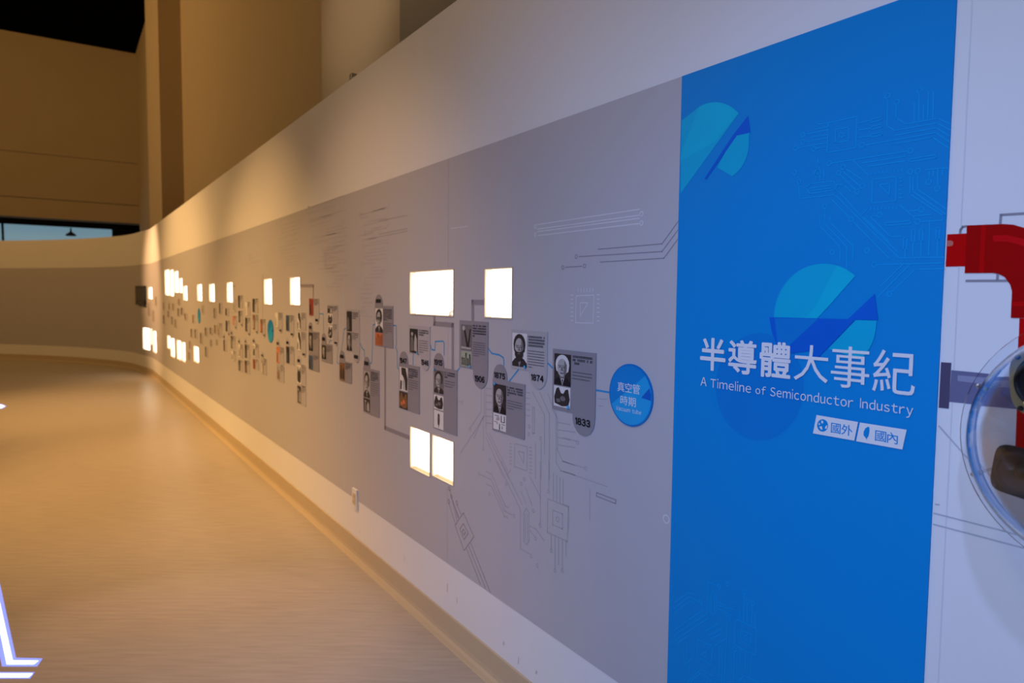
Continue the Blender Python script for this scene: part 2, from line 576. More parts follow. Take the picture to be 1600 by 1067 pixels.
# ------------------------------------------------------------------ display wall with its niche openings
NICHES = [  # x left, x right, y top and y bottom at the left edge, label
    (641.8, 709.4, 425.5, 490.0, 'large landscape lit niche, widest on the wall, above the 1946 card'),
    (759.3, 801.0, 421.0, 495.0, 'upright lit niche nearest the blue title panel, above the 1874 card'),
    (642.3, 672.5, 665.8, 729.5, 'upright lit niche at the low pair, farther one from the title panel'),
    (676.8, 709.4, 678.8, 742.5, 'upright lit niche at the low pair, below the 1915 card'),
    (453.8, 469.4, 434.0, 476.0, 'lit niche joined by a grey line to the red-photo card'),
    (413.0, 425.6, 436.5, 475.0, 'lit niche right above the middle blue disc'),
    (355.0, 364.0, 441.5, 472.0, 'narrow lit niche, first one left of the middle blue disc in the upper row'),
    (327.2, 335.8, 444.0, 471.0, 'narrow lit niche, second one left of the middle blue disc in the upper row'),
    (308.5, 316.0, 444.5, 470.0, 'narrow lit niche straight above the far blue disc'),
    (286.5, 293.0, 447.0, 469.0, 'short lit niche, lowest step of the far descending niches'),
    (279.6, 285.4, 435.0, 457.5, 'short lit niche, second step up of the far descending niches'),
    (272.4, 278.9, 424.0, 457.0, 'tall thin lit niche, third step up of the far descending niches'),
    (265.2, 271.6, 422.0, 462.5, 'tall lit niche, right one of the tallest far upper pair'),
    (257.8, 264.6, 422.0, 461.0, 'tall lit niche, left one of the tallest far upper pair'),
    (303.0, 311.0, 540.0, 564.0, 'single narrow lit niche low on the wall below the far blue disc'),
    (283.9, 290.0, 533.5, 563.0, 'low far lit niche, rightmost of the group of four'),
    (276.5, 283.2, 530.5, 560.0, 'low far lit niche, second from right in the group of four'),
    (266.8, 273.2, 527.0, 556.0, 'low far lit niche, third from right in the group of four'),
    (261.8, 266.2, 523.5, 543.5, 'low far lit niche, short leftmost one of the group of four'),
    (238.9, 244.6, 516.0, 549.0, 'low lit niche at the wall bend, right one of three'),
    (235.3, 238.2, 513.0, 538.0, 'thin low lit niche at the wall bend, between two others'),
    (223.2, 234.6, 511.5, 545.0, 'wide low lit niche at the wall bend, left one of three'),
    (232.0, 238.2, 449.0, 467.0, 'tiny upper lit niche beside the black wall screen'),
]
HOLES = []
for xl, xr, yt, yb, lab in NICHES:
    r0, h1 = px(xl, yt)
    _, h0 = px(xl, yb)
    r1 = px(xr, (yt + yb) / 2)[0]
    HOLES.append((r0, r1, h0, h1))
R_SEAM = px(1066.5, 127)[0]                          # left edge of the blue title panel
R_BLUE1 = px(1470, 533)[0]
R_MAX, R_MIN = 5.0, -U_END


def wall_sheet(mb, r0, r1, h0, h1, m, off):
    rs = {r0, r1} | {-u for u in ARC if r0 < -u < r1}
    hs = {h0, h1}
    for a, b, c, d in HOLES:
        if a < r1 and b > r0:
            rs |= {v for v in (a, b) if r0 < v < r1}
            hs |= {v for v in (c, d) if h0 < v < h1}
    rs, hs = sorted(rs), sorted(hs)
    for a, b in zip(rs, rs[1:]):
        for c, d in zip(hs, hs[1:]):
            x, y = (a + b) / 2, (c + d) / 2
            if any(q[0] < x < q[1] and q[2] < y < q[3] for q in HOLES):
                continue
            mb.rect(a, b, c, d, m, off)


mb = MB()
wall_sheet(mb, R_MIN, R_MAX, 0, TOP, 'wall_white', 0)
us = [-u for u in ARC][::-1]
for a, b in zip(us, us[1:]):
    mb.face([W(a, TOP, 0), W(b, TOP, 0), W(b, TOP, -.16), W(a, TOP, -.16)], 'wall_white')
    mb.face([W(b, 0, -.16), W(a, 0, -.16), W(a, TOP, -.16), W(b, TOP, -.16)], 'wall_white')
wall = tag(mb.build('wall_right', weld=True), 'long white curved display wall with a grey printed timeline band', kind='structure')
# grey band in 1.3 m print panels
edges = [R_SEAM]
while edges[-1] > R_MIN + .4:
    edges.append(max(R_MIN, edges[-1] - 1.304))
for b, a in zip(edges, edges[1:]):
    mb = MB()
    wall_sheet(mb, a + .0005, b - .0005, BB, BT, 'band_grey', .0015)
    mb.build('band_panel', wall)
mb = MB()
rs = px(1504, 300)[0]
mb.rect(rs - .001, rs + .001, 0.13, TOP, 'seam_white', .0006)
mb.build('wall_seam', wall)
random.seed(4)
for x, y, w, h in ((699, 918, 4, 20), (714, 938, 3, 14), (787, 1005, 5, 8), (810, 1032, 3, 14), (562, 830, 2, 10), (838, 1050, 6, 7), (632, 872, 2, 16)):
    mb = MB()
    r, hh = px(x, y)
    k = 0.0022
    mb.poly([(r - w * k * .5, hh - h * k * .5), (r + w * k * .3, hh - h * k * .45), (r + w * k * .6, hh + h * k * .4), (r - w * k * .1, hh + h * k * .5)], 'scuff', .0005)
    mb.build('scuff_mark', wall)
# baseboard with a coved toe
mb = MB()
prof = [(0.0, KT), (.006, KT - .004), (.006, .035), (.009, .018), (.018, .007), (.034, .002), (.036, 0.0)]
for a, b in zip(us, us[1:]):
    for (o0, z0), (o1, z1) in zip(prof, prof[1:]):
        mb.face([W(a, z1, o1), W(b, z1, o1), W(b, z0, o0), W(a, z0, o0)], 'baseboard_vinyl')
tag(mb.build('baseboard_right', weld=True), 'tan coved vinyl baseboard along the display wall', kind='structure')

# niches: glowing back, cream reveal, thin rim, all recessed 9 cm
for (r0, r1, h0, h1), (xl, xr, yt, yb, lab) in zip(HOLES, NICHES):
    o = empty('display_niche', W((r0 + r1) / 2, h0, 0))
    tag(o, lab, 'light box', 'lit niches in the display wall')
    D = -.028
    mb = MB()
    mb.rect(r0, r1, h0, h1, 'niche_glow', D)
    mb.build('back_panel', o)
    mb = MB()
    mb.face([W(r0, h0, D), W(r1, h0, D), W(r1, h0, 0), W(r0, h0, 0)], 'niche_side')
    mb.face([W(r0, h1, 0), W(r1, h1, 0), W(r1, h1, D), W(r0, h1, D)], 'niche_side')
    mb.face([W(r0, h0, D), W(r0, h0, 0), W(r0, h1, 0), W(r0, h1, D)], 'niche_white')
    mb.face([W(r1, h0, 0), W(r1, h0, D), W(r1, h1, D), W(r1, h1, 0)], 'niche_white')
    mb.build('reveal', o)
    mb = MB()
    t = .004
    for a, b, c, d in ((r0 - t, r1 + t, h1, h1 + t), (r0 - t, r1 + t, h0 - t, h0), (r0 - t, r0, h0, h1), (r1, r1 + t, h0, h1)):
        mb.slab([(a, c), (b, c), (b, d), (a, d)], 'frame_cream', 0, .005)
    mb.build('rim', o)
# the small tan exhibit in the large niche
r0, r1, h0, h1 = HOLES[0]
mb = MB()
c = W(r1 - .042, h0 + .013, -.014)
ex, ey, ez = -DIR, Vector((0, 0, 1)), N0
mb.box(c + Vector((0, 0, .003)), (ex * .85 + ey * .4) * .018, (ey * .85 - ex * .4) * .0028, ez * .008, 'niche_white')
mb.box(c - Vector((0, 0, .0099)), ex * .014, ey * .003, ez * .010, 'niche_white')
tag(mb.build('exhibit_model'), 'small pale exhibit lying in the large landscape niche', 'exhibit')

# ------------------------------------------------------------------ timeline cards
RNG = random.Random(11)
O_CARD, O_PIC, O_INK = .0045, .0052, .0060


def ell(cx, cy, rx, ry, n=16, a0=0, a1=360):
    return [(cx + rx * math.cos(math.radians(a0 + (a1 - a0) * i / n)), cy + ry * math.sin(math.radians(a0 + (a1 - a0) * i / n))) for i in range(n + (0 if a1 - a0 == 360 else 1))]


def picture(mb, r0, r1, h0, h1, style):
    """a printed photograph; 0..1 coordinates inside its rectangle"""
    w, h = r1 - r0, h1 - h0
    lay = [0]

    def P(pts, m):
        lay[0] += 1
        mb.poly([(r0 + min(1, max(0, x)) * w, h0 + min(1, max(0, y)) * h) for x, y in pts], m, O_PIC + lay[0] * .00012)
    S = {'d': 'photo_dark', 'm': 'photo_mid', 'l': 'photo_light', 'w': 'photo_white', 'r': 'photo_red', 'o': 'photo_orange', 'b': 'photo_brown', 'u': 'photo_blue', 'g': 'photo_green'}
    full = [(0, 0), (1, 0), (1, 1), (0, 1)]
    k = style[0]
    if k == 'p':                                     # portrait: background, hair, face, beard, suit
        bg, hair, beard = style[1], style[2], style[3]
        P(full, S[bg])
        suit = 'd' if bg != 'd' else 'm'
        P([(0, 0), (1, 0), (1, .12), (.80, .24), (.5, .30), (.20, .24), (0, .12)], 'photo_dark' if bg != 'd' else 'ink')
        P([(.38, .29), (.5, .0), (.64, .29)], 'photo_white')
        P([(.46, .20), (.5, .02), (.56, .20)], 'ink')
        P([(.34, .22), (.66, .22), (.64, .42), (.36, .42)], 'photo_mid')
        P(ell(.5, .665, .41, .315), S[hair])
        P([(.09, .66), (.24, .74), (.24, .42), (.14, .46)], S[hair])
        P([(.91, .66), (.76, .74), (.76, .42), (.86, .46)], S[hair])
        P(ell(.49, .565, .295, .29), 'photo_light')
        P([(.62, .82), (.78, .66), (.77, .46), (.62, .30), (.58, .45), (.64, .6)], 'photo_mid')
        for cx in (.36, .62):
            P([(cx - .10, .64), (cx + .10, .645), (cx + .10, .615), (cx - .10, .61)], 'photo_mid')
            P(ell(cx, .578, .055, .017, 10), 'photo_dark')
        P([(.46, .60), (.52, .60), (.57, .47), (.43, .47)], 'photo_mid')
        P([(.38, .405), (.60, .405), (.57, .375), (.41, .375)], 'photo_dark')
        if beard == 'b':
            P([(.19, .52), (.30, .46), (.38, .44), (.60, .44), (.69, .46), (.79, .52), (.78, .34), (.66, .20), (.5, .14), (.34, .20), (.21, .34)], 'photo_dark')
            P([(.40, .40), (.58, .40), (.56, .375), (.42, .375)], 'photo_mid')
        if beard == 'g':
            P([(.18, .635), (.80, .635), (.80, .615), (.18, .615)], 'ink')
            for cx in (.35, .63):
                P(ell(cx, .58, .135, .055, 12), 'ink')
                P(ell(cx, .58, .10, .038, 12), 'photo_mid')
    elif k == 'm':                                   # a machine or device on a plain ground
        P(full, S[style[1]])
        P([(.06, .14), (.5, .04), (.88, .10), (.97, .42), (.86, .92), (.70, .86), (.58, .66), (.44, .68), (.30, .95), (.16, .88), (.02, .45)], S[style[2]])
        P(ell(.55, .42, .16, .13, 10), S[style[3]])
        P([(.2, .2), (.42, .24), (.36, .4), (.16, .36)], S[style[3]])
    elif k == 'v':                                   # upright strips
        P(full, S[style[1]])
        for i in range(5):
            x = .08 + i * .18
            t = RNG.uniform(.55, .95)
            P([(x, .06), (x + .11, .06), (x + .11, t), (x, t)], S[style[2]])
            P([(x + .02, .1), (x + .05, .1), (x + .05, t * .8), (x + .02, t * .8)], S[style[3]])
    elif k == 's':                                   # tilted instrument
        P(full, S[style[1]])
        P([(.2, .95), (.34, .98), (.72, .12), (.56, .05)], S[style[2]])
        P([(.8, .8), (.94, .85), (.74, .06), (.6, .06)], S[style[2]])
        P(ell(.26, .86, .14, .1, 10), S[style[3]])
        P([(.05, .05), (.95, .05), (.95, .12), (.05, .14)], S[style[3]])
    elif k == 't':                                   # slim tube on white
        P(full, S[style[1]])
        P([(.42, .2), (.58, .2), (.62, .45), (.6, .8), (.5, .86), (.4, .8), (.38, .45)], S[style[2]])
        P([(.48, .06), (.53, .06), (.53, .2), (.48, .2)], S[style[2]])
        P([(.45, .4), (.5, .4), (.5, .7), (.45, .7)], S[style[3]])
    elif k == 'k':                                   # line drawings on white
        P(full, S[style[1]])
        P([(.22, .55), (.5, .6), (.5, .82), (.25, .78)], 'photo_light')
        for c in ((.6, .92, .66, .52), (.84, .92, .90, .52), (.6, .56, .9, .52), (.1, .88, .45, .84), (.08, .48, .3, .45), (.66, .42, .94, .39), (.48, .4, .54, .02), (.3, .46, .34, .34), (.7, .3, .74, .1)):
            P([(c[0], c[1]), (c[2], c[1]), (c[2], c[3]), (c[0], c[3])], S[style[2]])
    elif k == 'c':                                   # group scene / plain with a few tones
        P(full, S[style[1]])
        P([(.1, .05), (.5, .1), (.45, .55), (.3, .75), (.12, .6)], S[style[2]])
        P([(.55, .1), (.92, .05), (.88, .6), (.68, .8), (.56, .5)], S[style[3]])
        P(ell(.3, .78, .13, .08, 10), S[style[3]])
    elif k == 'x':                                   # figure standing in white
        P(full, S[style[1]])
        P([(.2, .98), (.75, .98), (.98, .55), (.95, .05), (.7, .05), (.66, .4), (.45, .6), (.25, .7)], S[style[2]])
        P([(.45, .05), (.6, .05), (.62, .4), (.5, .5), (.4, .4)], S[style[3]])
        P([(.05, .04), (.25, .04), (.3, .4), (.1, .45)], S[style[2]])


CARD_GROUP = 'cards of the printed timeline'


def card(label, xl, xr, yt, yb, pics, tab=None, year=None, textlines=(), dot=None, board='card_grey', illegible=False):
    """xl,xr: pixel columns; yt,yb: top and bottom at the left edge. pics: (xl,xr,yt,yb,style).
    tab: ('up'|'down', xl, xr, y end). year: (text, xl, xr, yt, yb)"""
    r0, h1 = px(xl, yt)
    _, h0 = px(xl, yb)
    r1 = px(xr, (yt + yb) / 2)[0]
    o = empty('timeline_card', W((r0 + r1) / 2, h0, 0))
    tag(o, label, 'card', CARD_GROUP)
    mb = MB()
    mb.slab([(r0, h0), (r1, h0), (r1, h1), (r0, h1)], board, .0015, O_CARD)
    mb.build('board', o)
    if tab:
        kind, ta, tb, ty = tab
        y_in = yt if kind == 'up' else yb
        a = px(ta, y_in)[0]
        b = px(tb, y_in)[0]
        he = px((ta + tb) / 2, ty)[1]
        rad = (b - a) / 2
        mb = MB()
        if kind == 'up':
            he = max(he, h1 + rad * .6)
            ry = min(rad, he - h1)
            pts = [(a, h1), (b, h1)] + ell((a + b) / 2, he - ry, rad, ry, 14, 0, 180)
        else:
            he = min(he, h0 - rad * .6)
            ry = min(rad, h0 - he)
            pts = [(b, h0), (a, h0)] + ell((a + b) / 2, he + ry, rad, ry, 14, 180, 360)
        mb.slab(pts, board, .0015, O_CARD)
        mb.build('year_tab', o)
        if illegible:                                # year too blurred to read: a soft dark bar
            yy = (h1 + (he - h1) * .42) if kind == 'up' else (h0 + (he - h0) * .42)
            mb = MB()
            hh = abs(he - (h1 if kind == 'up' else h0)) * .17
            for i in range(4):
                x0 = a + (b - a) * (.16 + i * .175)
                mb.rect(x0, x0 + (b - a) * .135, yy - hh, yy + hh, 'ink', O_INK)
            mb.build('year_mark', o)
    if year:
        mb = MB()
        text_px(mb, *year, 'ink', O_INK, bold=.06)
        mb.build('year_lettering', o)
    for p in pics:
        a, t = px(p[0], p[2])
        _, bt = px(p[0], p[3])
        c = px(p[1], (p[2] + p[3]) / 2)[0]
        mb = MB()
        picture(mb, a, c, bt, t, p[4])
        mb.build('photo', o)
    if textlines:
        mb = MB()
        for (xa, xb, ya, rows, step, thick, heavy, last) in textlines:
            for i in range(rows):
                y = ya + i * step
                a, hm = px(xa, y)
                hm2 = px(xa, y + thick)[1]
                b = px(xb, y)[0]
                if i == rows - 1:
                    b = a + (b - a) * last
                x = a
                gw = (hm - hm2) * (1.0 if heavy else .62)
                while x < b - gw * .3:
                    n = 1 if heavy else RNG.randint(3, 8)
                    e = min(b, x + gw * n * (1 if heavy else .8))
                    if not (heavy and RNG.random() < .07):
                        if heavy:                    # block-like characters
                            mb.rect(x, e, hm2 + (hm - hm2) * .62, hm, 'ink', O_INK)
                            mb.rect(x + gw * .1, e - gw * .1, hm2, hm2 + (hm - hm2) * .4, 'ink', O_INK)
                        else:
                            mb.rect(x, e, hm2, hm, 'ink_soft', O_INK)
                    x = e + gw * (.2 if heavy else .5)
        tag(mb.build('text_block', o), kind='stuff')
    if dot:
        c = px(*dot)
        mb = MB()
        mb.slab(ell(c[0], c[1], .0062, .0062, 18), 'disc_teal', O_PIC + .0025, O_PIC + .0032)
        mb.stroke([(c[0], c[1] + .0035), (c[0], c[1] - .003)], .0016, 'print_white', O_PIC + .0035)
        mb.build('marker_dot', o)
    return o


card('grey timeline card dated 1833 with a white-haired man portrait, nearest the blue disc', 865.5, 932.3, 544.5, 638.5,
     [(868.3, 894, 551.5, 600, 'pdwx'), (867.5, 893.2, 601.5, 633, 'mwdm')], ('down', 896.3, 931, 681), ('1833', 901, 651, 662.5, 924.5),
     [(897, 928, 555.2, 3, 5.2, 3.2, True, .35), (896.5, 927, 580, 3, 5, 1.3, False, .9)], (890.3, 636))
card('pale timeline card dated 1874 with a bearded man portrait', 800.6, 856.7, 514.3, 574.5,
     [(802.6, 825.2, 519.5, 571, 'pwdb')], ('down', 828.3, 856, 608), ('1874', 832, 583.5, 594, 851.5),
     [(827.5, 853.5, 524.5, 4, 4.5, 2.8, True, .9), (827, 852.5, 547, 7, 4.2, 1.1, False, .25)], (822.3, 573.3), board='card_pale')
card('grey timeline card dated 1875 with a balding man portrait over line drawings', 771.3, 821.5, 591, 671.5,
     [(773, 792.6, 598.5, 643, 'pddx'), (772.8, 792.6, 644, 669, 'kwdd')], ('up', 772, 793.5, 569), ('1875', 774, 580.5, 590, 791.3),
     [(794.5, 819, 603.5, 4, 4, 2.4, True, .12), (794.5, 818, 624.5, 4, 4, 1.0, False, .45)], (775.5, 599))
card('grey timeline card dated 1906 with a glass instrument photo, under the upright niche', 719.3, 763.8, 500.2, 572.5,
     [(722.2, 738.8, 506.6, 546, 'smdl'), (721.8, 738.6, 547.5, 571, 'vgdm')], ('down', 740.5, 763.2, 607), ('1906', 743.5, 585.5, 595.5, 759),
     [(740.5, 761.5, 507.5, 5, 4, 2.2, True, .15), (740.5, 760, 534, 7, 3.4, .9, False, .5)], (736.5, 572.5))
card('tall grey timeline card dated 1915 with portrait, device and tube photos', 678.5, 715.4, 571.5, 668,
     [(680, 694.7, 577, 612.5, 'pmdx'), (679.8, 694.6, 615.5, 637.5, 'mwdm'), (679.8, 694.6, 639.5, 667, 'twdm')], ('up', 679, 694.6, 551.5), ('1915', 680, 560.5, 569.5, 693.2),
     [(696.5, 713, 580.5, 3, 3.6, 2, True, .3), (696.5, 712.5, 594, 3, 4, .9, False, .8)], (680.5, 577))
card('pale timeline card dated 1946 with a dark group photo, under the large niche', 640.2, 673.2, 507.5, 550.5,
     [(641.8, 654.4, 513, 550, 'cdml')], ('down', 658.6, 673, 579), ('1946', 660, 561, 570, 671.4),
     [(656.3, 671, 515, 3, 3.4, 2, True, .5), (656.3, 670.5, 531.5, 6, 3.5, .8, False, .5)], (654, 552), board='card_pale')
card('grey timeline card dated 1947 with two figures over a brown device photo', 624.6, 656.6, 566.5, 636.5,
     [(626, 638.6, 572.5, 609, 'xwdl'), (625.6, 638.4, 610.5, 636.5, 'mdbo')], ('up', 625.3, 638.6, 549), ('1947', 626.4, 558.3, 567, 637),
     [(640, 654.5, 575, 5, 3.2, 1.9, True, .5), (640, 654.3, 592.5, 5, 3.5, .8, False, .5)])
card('grey timeline card with a man in glasses over an orange-red photo', 587, 615.2, 477.2, 539.5,
     [(588, 599.6, 481.5, 518.5, 'pwdg'), (587.8, 599.6, 519.5, 538.5, 'vobo')], ('up', 587.2, 598.6, 460), None,
     [(600.8, 614, 483, 7, 2.6, 1.4, True, .5), (600.8, 613.5, 504, 6, 3, .7, False, .5)], illegible=True)
card('grey timeline card with two dark portraits left of the long grey line', 568.5, 593.7, 573.5, 643,
     [(569.8, 579.4, 579, 619, 'pldx'), (569.8, 579.3, 621, 641, 'cdml')], ('up', 569.2, 579, 557.5), None,
     [(581, 592.4, 580.5, 5, 2.9, 1.7, True, .6), (581, 592.2, 597, 7, 3.2, .7, False, .5)], illegible=True)
card('timeline card with a black photo above a dark portrait, beside the bespectacled card', 542, 562.8, 482.9, 547.5,
     [(543, 551.2, 486, 517, 'cdmd'), (543, 551.2, 518.5, 547, 'pmdx')], ('down', 553, 562.5, 567), None,
     [(552.2, 561.5, 488, 4, 2.8, 1.5, True, .6), (552.2, 561.3, 520, 4, 2.8, 1.2, True, .6)], board='card_pale', illegible=True)
card('small grey card with one brown-black photo, low beside the two-portrait card', 531.2, 550.6, 562.5, 594,
     [(532, 540, 566, 592.5, 'cbdd')], ('up', 531.6, 539.6, 547.5), None, [(541, 549.5, 567, 4, 2.6, 1.4, True, .6)], illegible=True)
card('pale card with three small black-and-white photos, first right of the red-photo card', 512.4, 528.7, 475.5, 529.5,
     [(512.8, 520.8, 478, 489, 'cmdl'), (513.4, 520.8, 490, 506, 'mwdm'), (514, 520.8, 508, 529, 'mwdl')], ('down', 522.6, 528.9, 541), None,
     [(521.6, 528, 479, 3, 2.6, 1.4, True, .6), (521.6, 527.8, 507, 4, 2.6, 1, True, .6)], board='card_pale', illegible=True)
card('small grey card with a dark portrait below the three-photo card', 503.2, 520.2, 535.5, 564,
     [(504, 510.6, 538.5, 560, 'pddx')], ('up', 503.6, 510.4, 520.5), None, [(511.4, 519.2, 540, 4, 2.6, 1.2, True, .6)], illegible=True)
card('pale card with a deep red photo under the grey connector line', 483.6, 499.5, 465.8, 494,
     [(484.2, 491, 466.5, 492.5, 'crdr')], ('down', 493, 499.3, 507), None, [(491.8, 498.8, 467.5, 4, 2.6, 1.3, True, .6)], board='card_pale', illegible=True)
card('grey card with a portrait over a dark photo, below the red-photo card', 483, 499.5, 516.5, 576.5,
     [(483.4, 490, 519, 547, 'pddx'), (483.4, 490, 554.5, 576, 'cudu')], ('up', 483.2, 488.8, 503.5), None,
     [(491, 498.6, 520, 4, 2.7, 1.2, True, .6), (491, 498.6, 555, 3, 2.7, 1.2, True, .6)], illegible=True)

# the smaller cards further down the wall, by columns: (xl, xr, yt, yb, tone, tab)
def small(label, xl, xr, yt, yb, style, tab):
    w = xr - xl
    t = None
    if tab == 'd':
        t = ('down', xl + w * .58, xr - w * .02, yb + max(7, w * .8))
    elif tab == 'u':
        t = ('up', xl + w * .02, xl + w * .42, yt - max(9, w * .95))
    card(label, xl, xr, yt, yb, [(xl + w * .05, xl + w * .46, yt + .8, yb - .8, style)], t, None,
         [(xl + w * .54, xr - w * .06, yt + 1.2, max(2, int((yb - yt) / 6)), 3.0, 1.3, True, .6)] if w > 6 else (), illegible=bool(t), board='card_pale')


COLS = [
    ('third column right of middle blue disc', [(464.8, 478.8, 487.7, 515, 'xwdw', ''), (464.8, 478.8, 517.5, 547.5, 'xwdw', 'd'), (464.8, 478.8, 568.5, 599, 'mwdd', 'u'), (465, 478.8, 601, 629, 'cdml', '')]),
    ('second column right of middle blue disc', [(447.2, 460, 491.5, 517, 'cudu', 'd'), (447.5, 460.4, 540, 567, 'cdud', 'u')]),
    ('first column right of middle blue disc', [(430, 441.8, 487.5, 511.5, 'cwgw', 'd'), (432.4, 444.4, 541, 567, 'cobl', 'u'), (433, 444.6, 569, 594, 'clbm', '')]),
    ('first column left of middle blue disc', [(407.2, 415.4, 497.8, 520, 'cbob', 'd'), (408.8, 417, 558.5, 584, 'clwm', 'u')]),
    ('second column left of middle blue disc', [(395, 403.8, 466, 488, 'cddm', ''), (395.3, 404, 491, 515, 'cblm', 'd'), (395.3, 404.6, 536, 557, 'cwdd', 'u'), (395.6, 404.6, 560, 576, 'crbb', '')]),
    ('third column left of middle blue disc', [(383.4, 391.5, 471, 493, 'cwlw', ''), (383.6, 391.6, 495.5, 518, 'cddm', 'd'), (382.8, 391, 537, 559, 'cdmd', 'u'), (382.8, 391, 562, 582, 'cdmb', '')]),
    ('fourth column left of middle blue disc', [(372.4, 379.8, 461, 481, 'cddm', ''), (373, 380, 485, 504, 'cdmm', 'd'), (372.8, 380, 537, 558, 'cwlm', 'u'), (373, 380.2, 561.5, 579, 'cdmm', '')]),
    ('fifth column left of middle blue disc', [(364, 370, 467, 487, 'cwlm', ''), (364, 370.4, 493, 508, 'cool', 'd'), (361, 368.2, 524, 544, 'cdmg', 'u'), (362, 369, 547, 563, 'cwml', '')]),
    ('sixth column left of middle blue disc', [(352.6, 358.2, 481, 493, 'cddm', ''), (353, 359.6, 500, 518, 'cdud', 'd'), (349.6, 354.6, 530, 548, 'cdbd', 'u')]),
    ('seventh column left of middle blue disc', [(342.8, 347.6, 473, 490, 'cddm', ''), (341, 347.4, 504, 526, 'clbl', '')]),
]
ORD = ['top', 'second', 'third', 'fourth', 'bottom']
TONE = {'w': 'white', 'd': 'black', 'u': 'blue-black', 'o': 'orange', 'b': 'brown', 'r': 'red-brown', 'l': 'pale', 'g': 'greenish', 'm': 'grey'}
for where, items in COLS:
    for i, (xl, xr, yt, yb, st, tb) in enumerate(items):
        pos = 'bottom' if i == len(items) - 1 else ORD[i]
        small('timeline card, %s photo, %s of the %s' % (TONE[st[1]], pos, where), xl, xr, yt, yb, st, tb)
FAR = [(334.4, 338.4, 481, 497.5, 'd'), (335.2, 340, 507, 521, 'b'), (328.2, 332.4, 511, 522, 'd'), (329.2, 332, 530, 541, 'd'), (338.2, 341, 530, 539, 'b'), (320.6, 325, 511, 525, 'd'),
       (320.9, 325, 541, 557, 'd'), (313, 317.2, 519, 537, 'd')]
LF = ['upper far timeline card above the gap between the two nearer narrow niches', 'far brown timeline card, right one of the middle row beside the far blue disc', 'far timeline card, middle one of the row right of the far blue disc',
      'far small timeline card, left of the pair under the middle row', 'far small brown timeline card, right of the pair under the middle row', 'far timeline card just right of the far blue disc',
      'lowest far timeline card, right of the single low niche', 'far dark timeline card straight below the far blue disc']
for (xl, xr, yt, yb, t), lab in zip(FAR, LF):
    small(lab, xl, xr, yt, yb, 'c' + t + 'mb', '')
FAR2 = [(304.6, 308.4, 513.5, 528, 'd'), (298.2, 302.4, 513, 527, 'd'), (315.8, 319.2, 476, 490, 'g'), (301, 304.5, 491, 505, 'b'),
        (288.6, 293.4, 489, 500, 'b'), (283.2, 287.6, 480, 492, 'd'), (277.6, 282.4, 481, 494, 'd'), (278.6, 282.4, 466.5, 477, 'b'), (273.4, 276.6, 498, 512, 'b'),
        (268, 271.6, 494, 507, 'd'), (269.6, 273.4, 473.5, 485, 'b'), (262.4, 266, 485, 496, 'd'), (263.4, 267, 473, 484, 'b'), (255, 258.6, 491.5, 506, 'd'), (255, 258.2, 472, 484, 'b'), (295.8, 299, 532, 545, 'b'), (294.6, 298, 549, 562, 'b'),
        (238.6, 241.6, 484, 502, 'b'), (242.8, 245.6, 463, 478, 'b'), (231.5, 236, 472, 494, 'b')]
LF2 = ['far card, right one of the dark pair lower left of the far blue disc', 'far card, left one of the dark pair lower left of the far blue disc', 'far greenish card at the upper right of the far blue disc', 'far brown card touching the far blue disc on its left',
       'blurred brown card under the lowest stepped niche', 'blurred dark card, right one of the pair below the second stepped niche', 'blurred dark card, left one of the pair below the second stepped niche', 'blurred brown card directly below the thin stepped niche', 'blurred brown card, lowest in the far cluster',
       'blurred dark card, second lowest in the far cluster', 'blurred brown card below the right tallest niche', 'blurred dark card in the middle of the far cluster', 'blurred brown card below the gap of the tallest niches', 'blurred dark card, lower left end of the far cluster', 'blurred brown card, upper left end of the far cluster',
       'faint brown card, upper one left of the single low niche', 'faint brown card, lower one left of the single low niche', 'faint brown card right of the bend, below the tiny niche', 'faint brown card right of the tiny niche at the bend', 'faint brown card under the black wall screen and tiny niche']
for (xl, xr, yt, yb, t), lab in zip(FAR2, LF2):
    small(lab, xl, xr, yt, yb, 'c' + t + 'mb', '')

# ------------------------------------------------------------------ era discs
def clip(poly, ax, ay, bx, by):
    """keep the part of a polygon left of the line a->b"""
    out = []
    for i in range(len(poly)):
        p, q = poly[i], poly[(i + 1) % len(poly)]
        s = lambda v: (bx - ax) * (v[1] - ay) - (by - ay) * (v[0] - ax)
        if s(p) >= 0:
            out.append(p)
        if s(p) * s(q) < 0:
            f = s(p) / (s(p) - s(q))
            out.append((p[0] + (q[0] - p[0]) * f, p[1] + (q[1] - p[1]) * f))
    return out


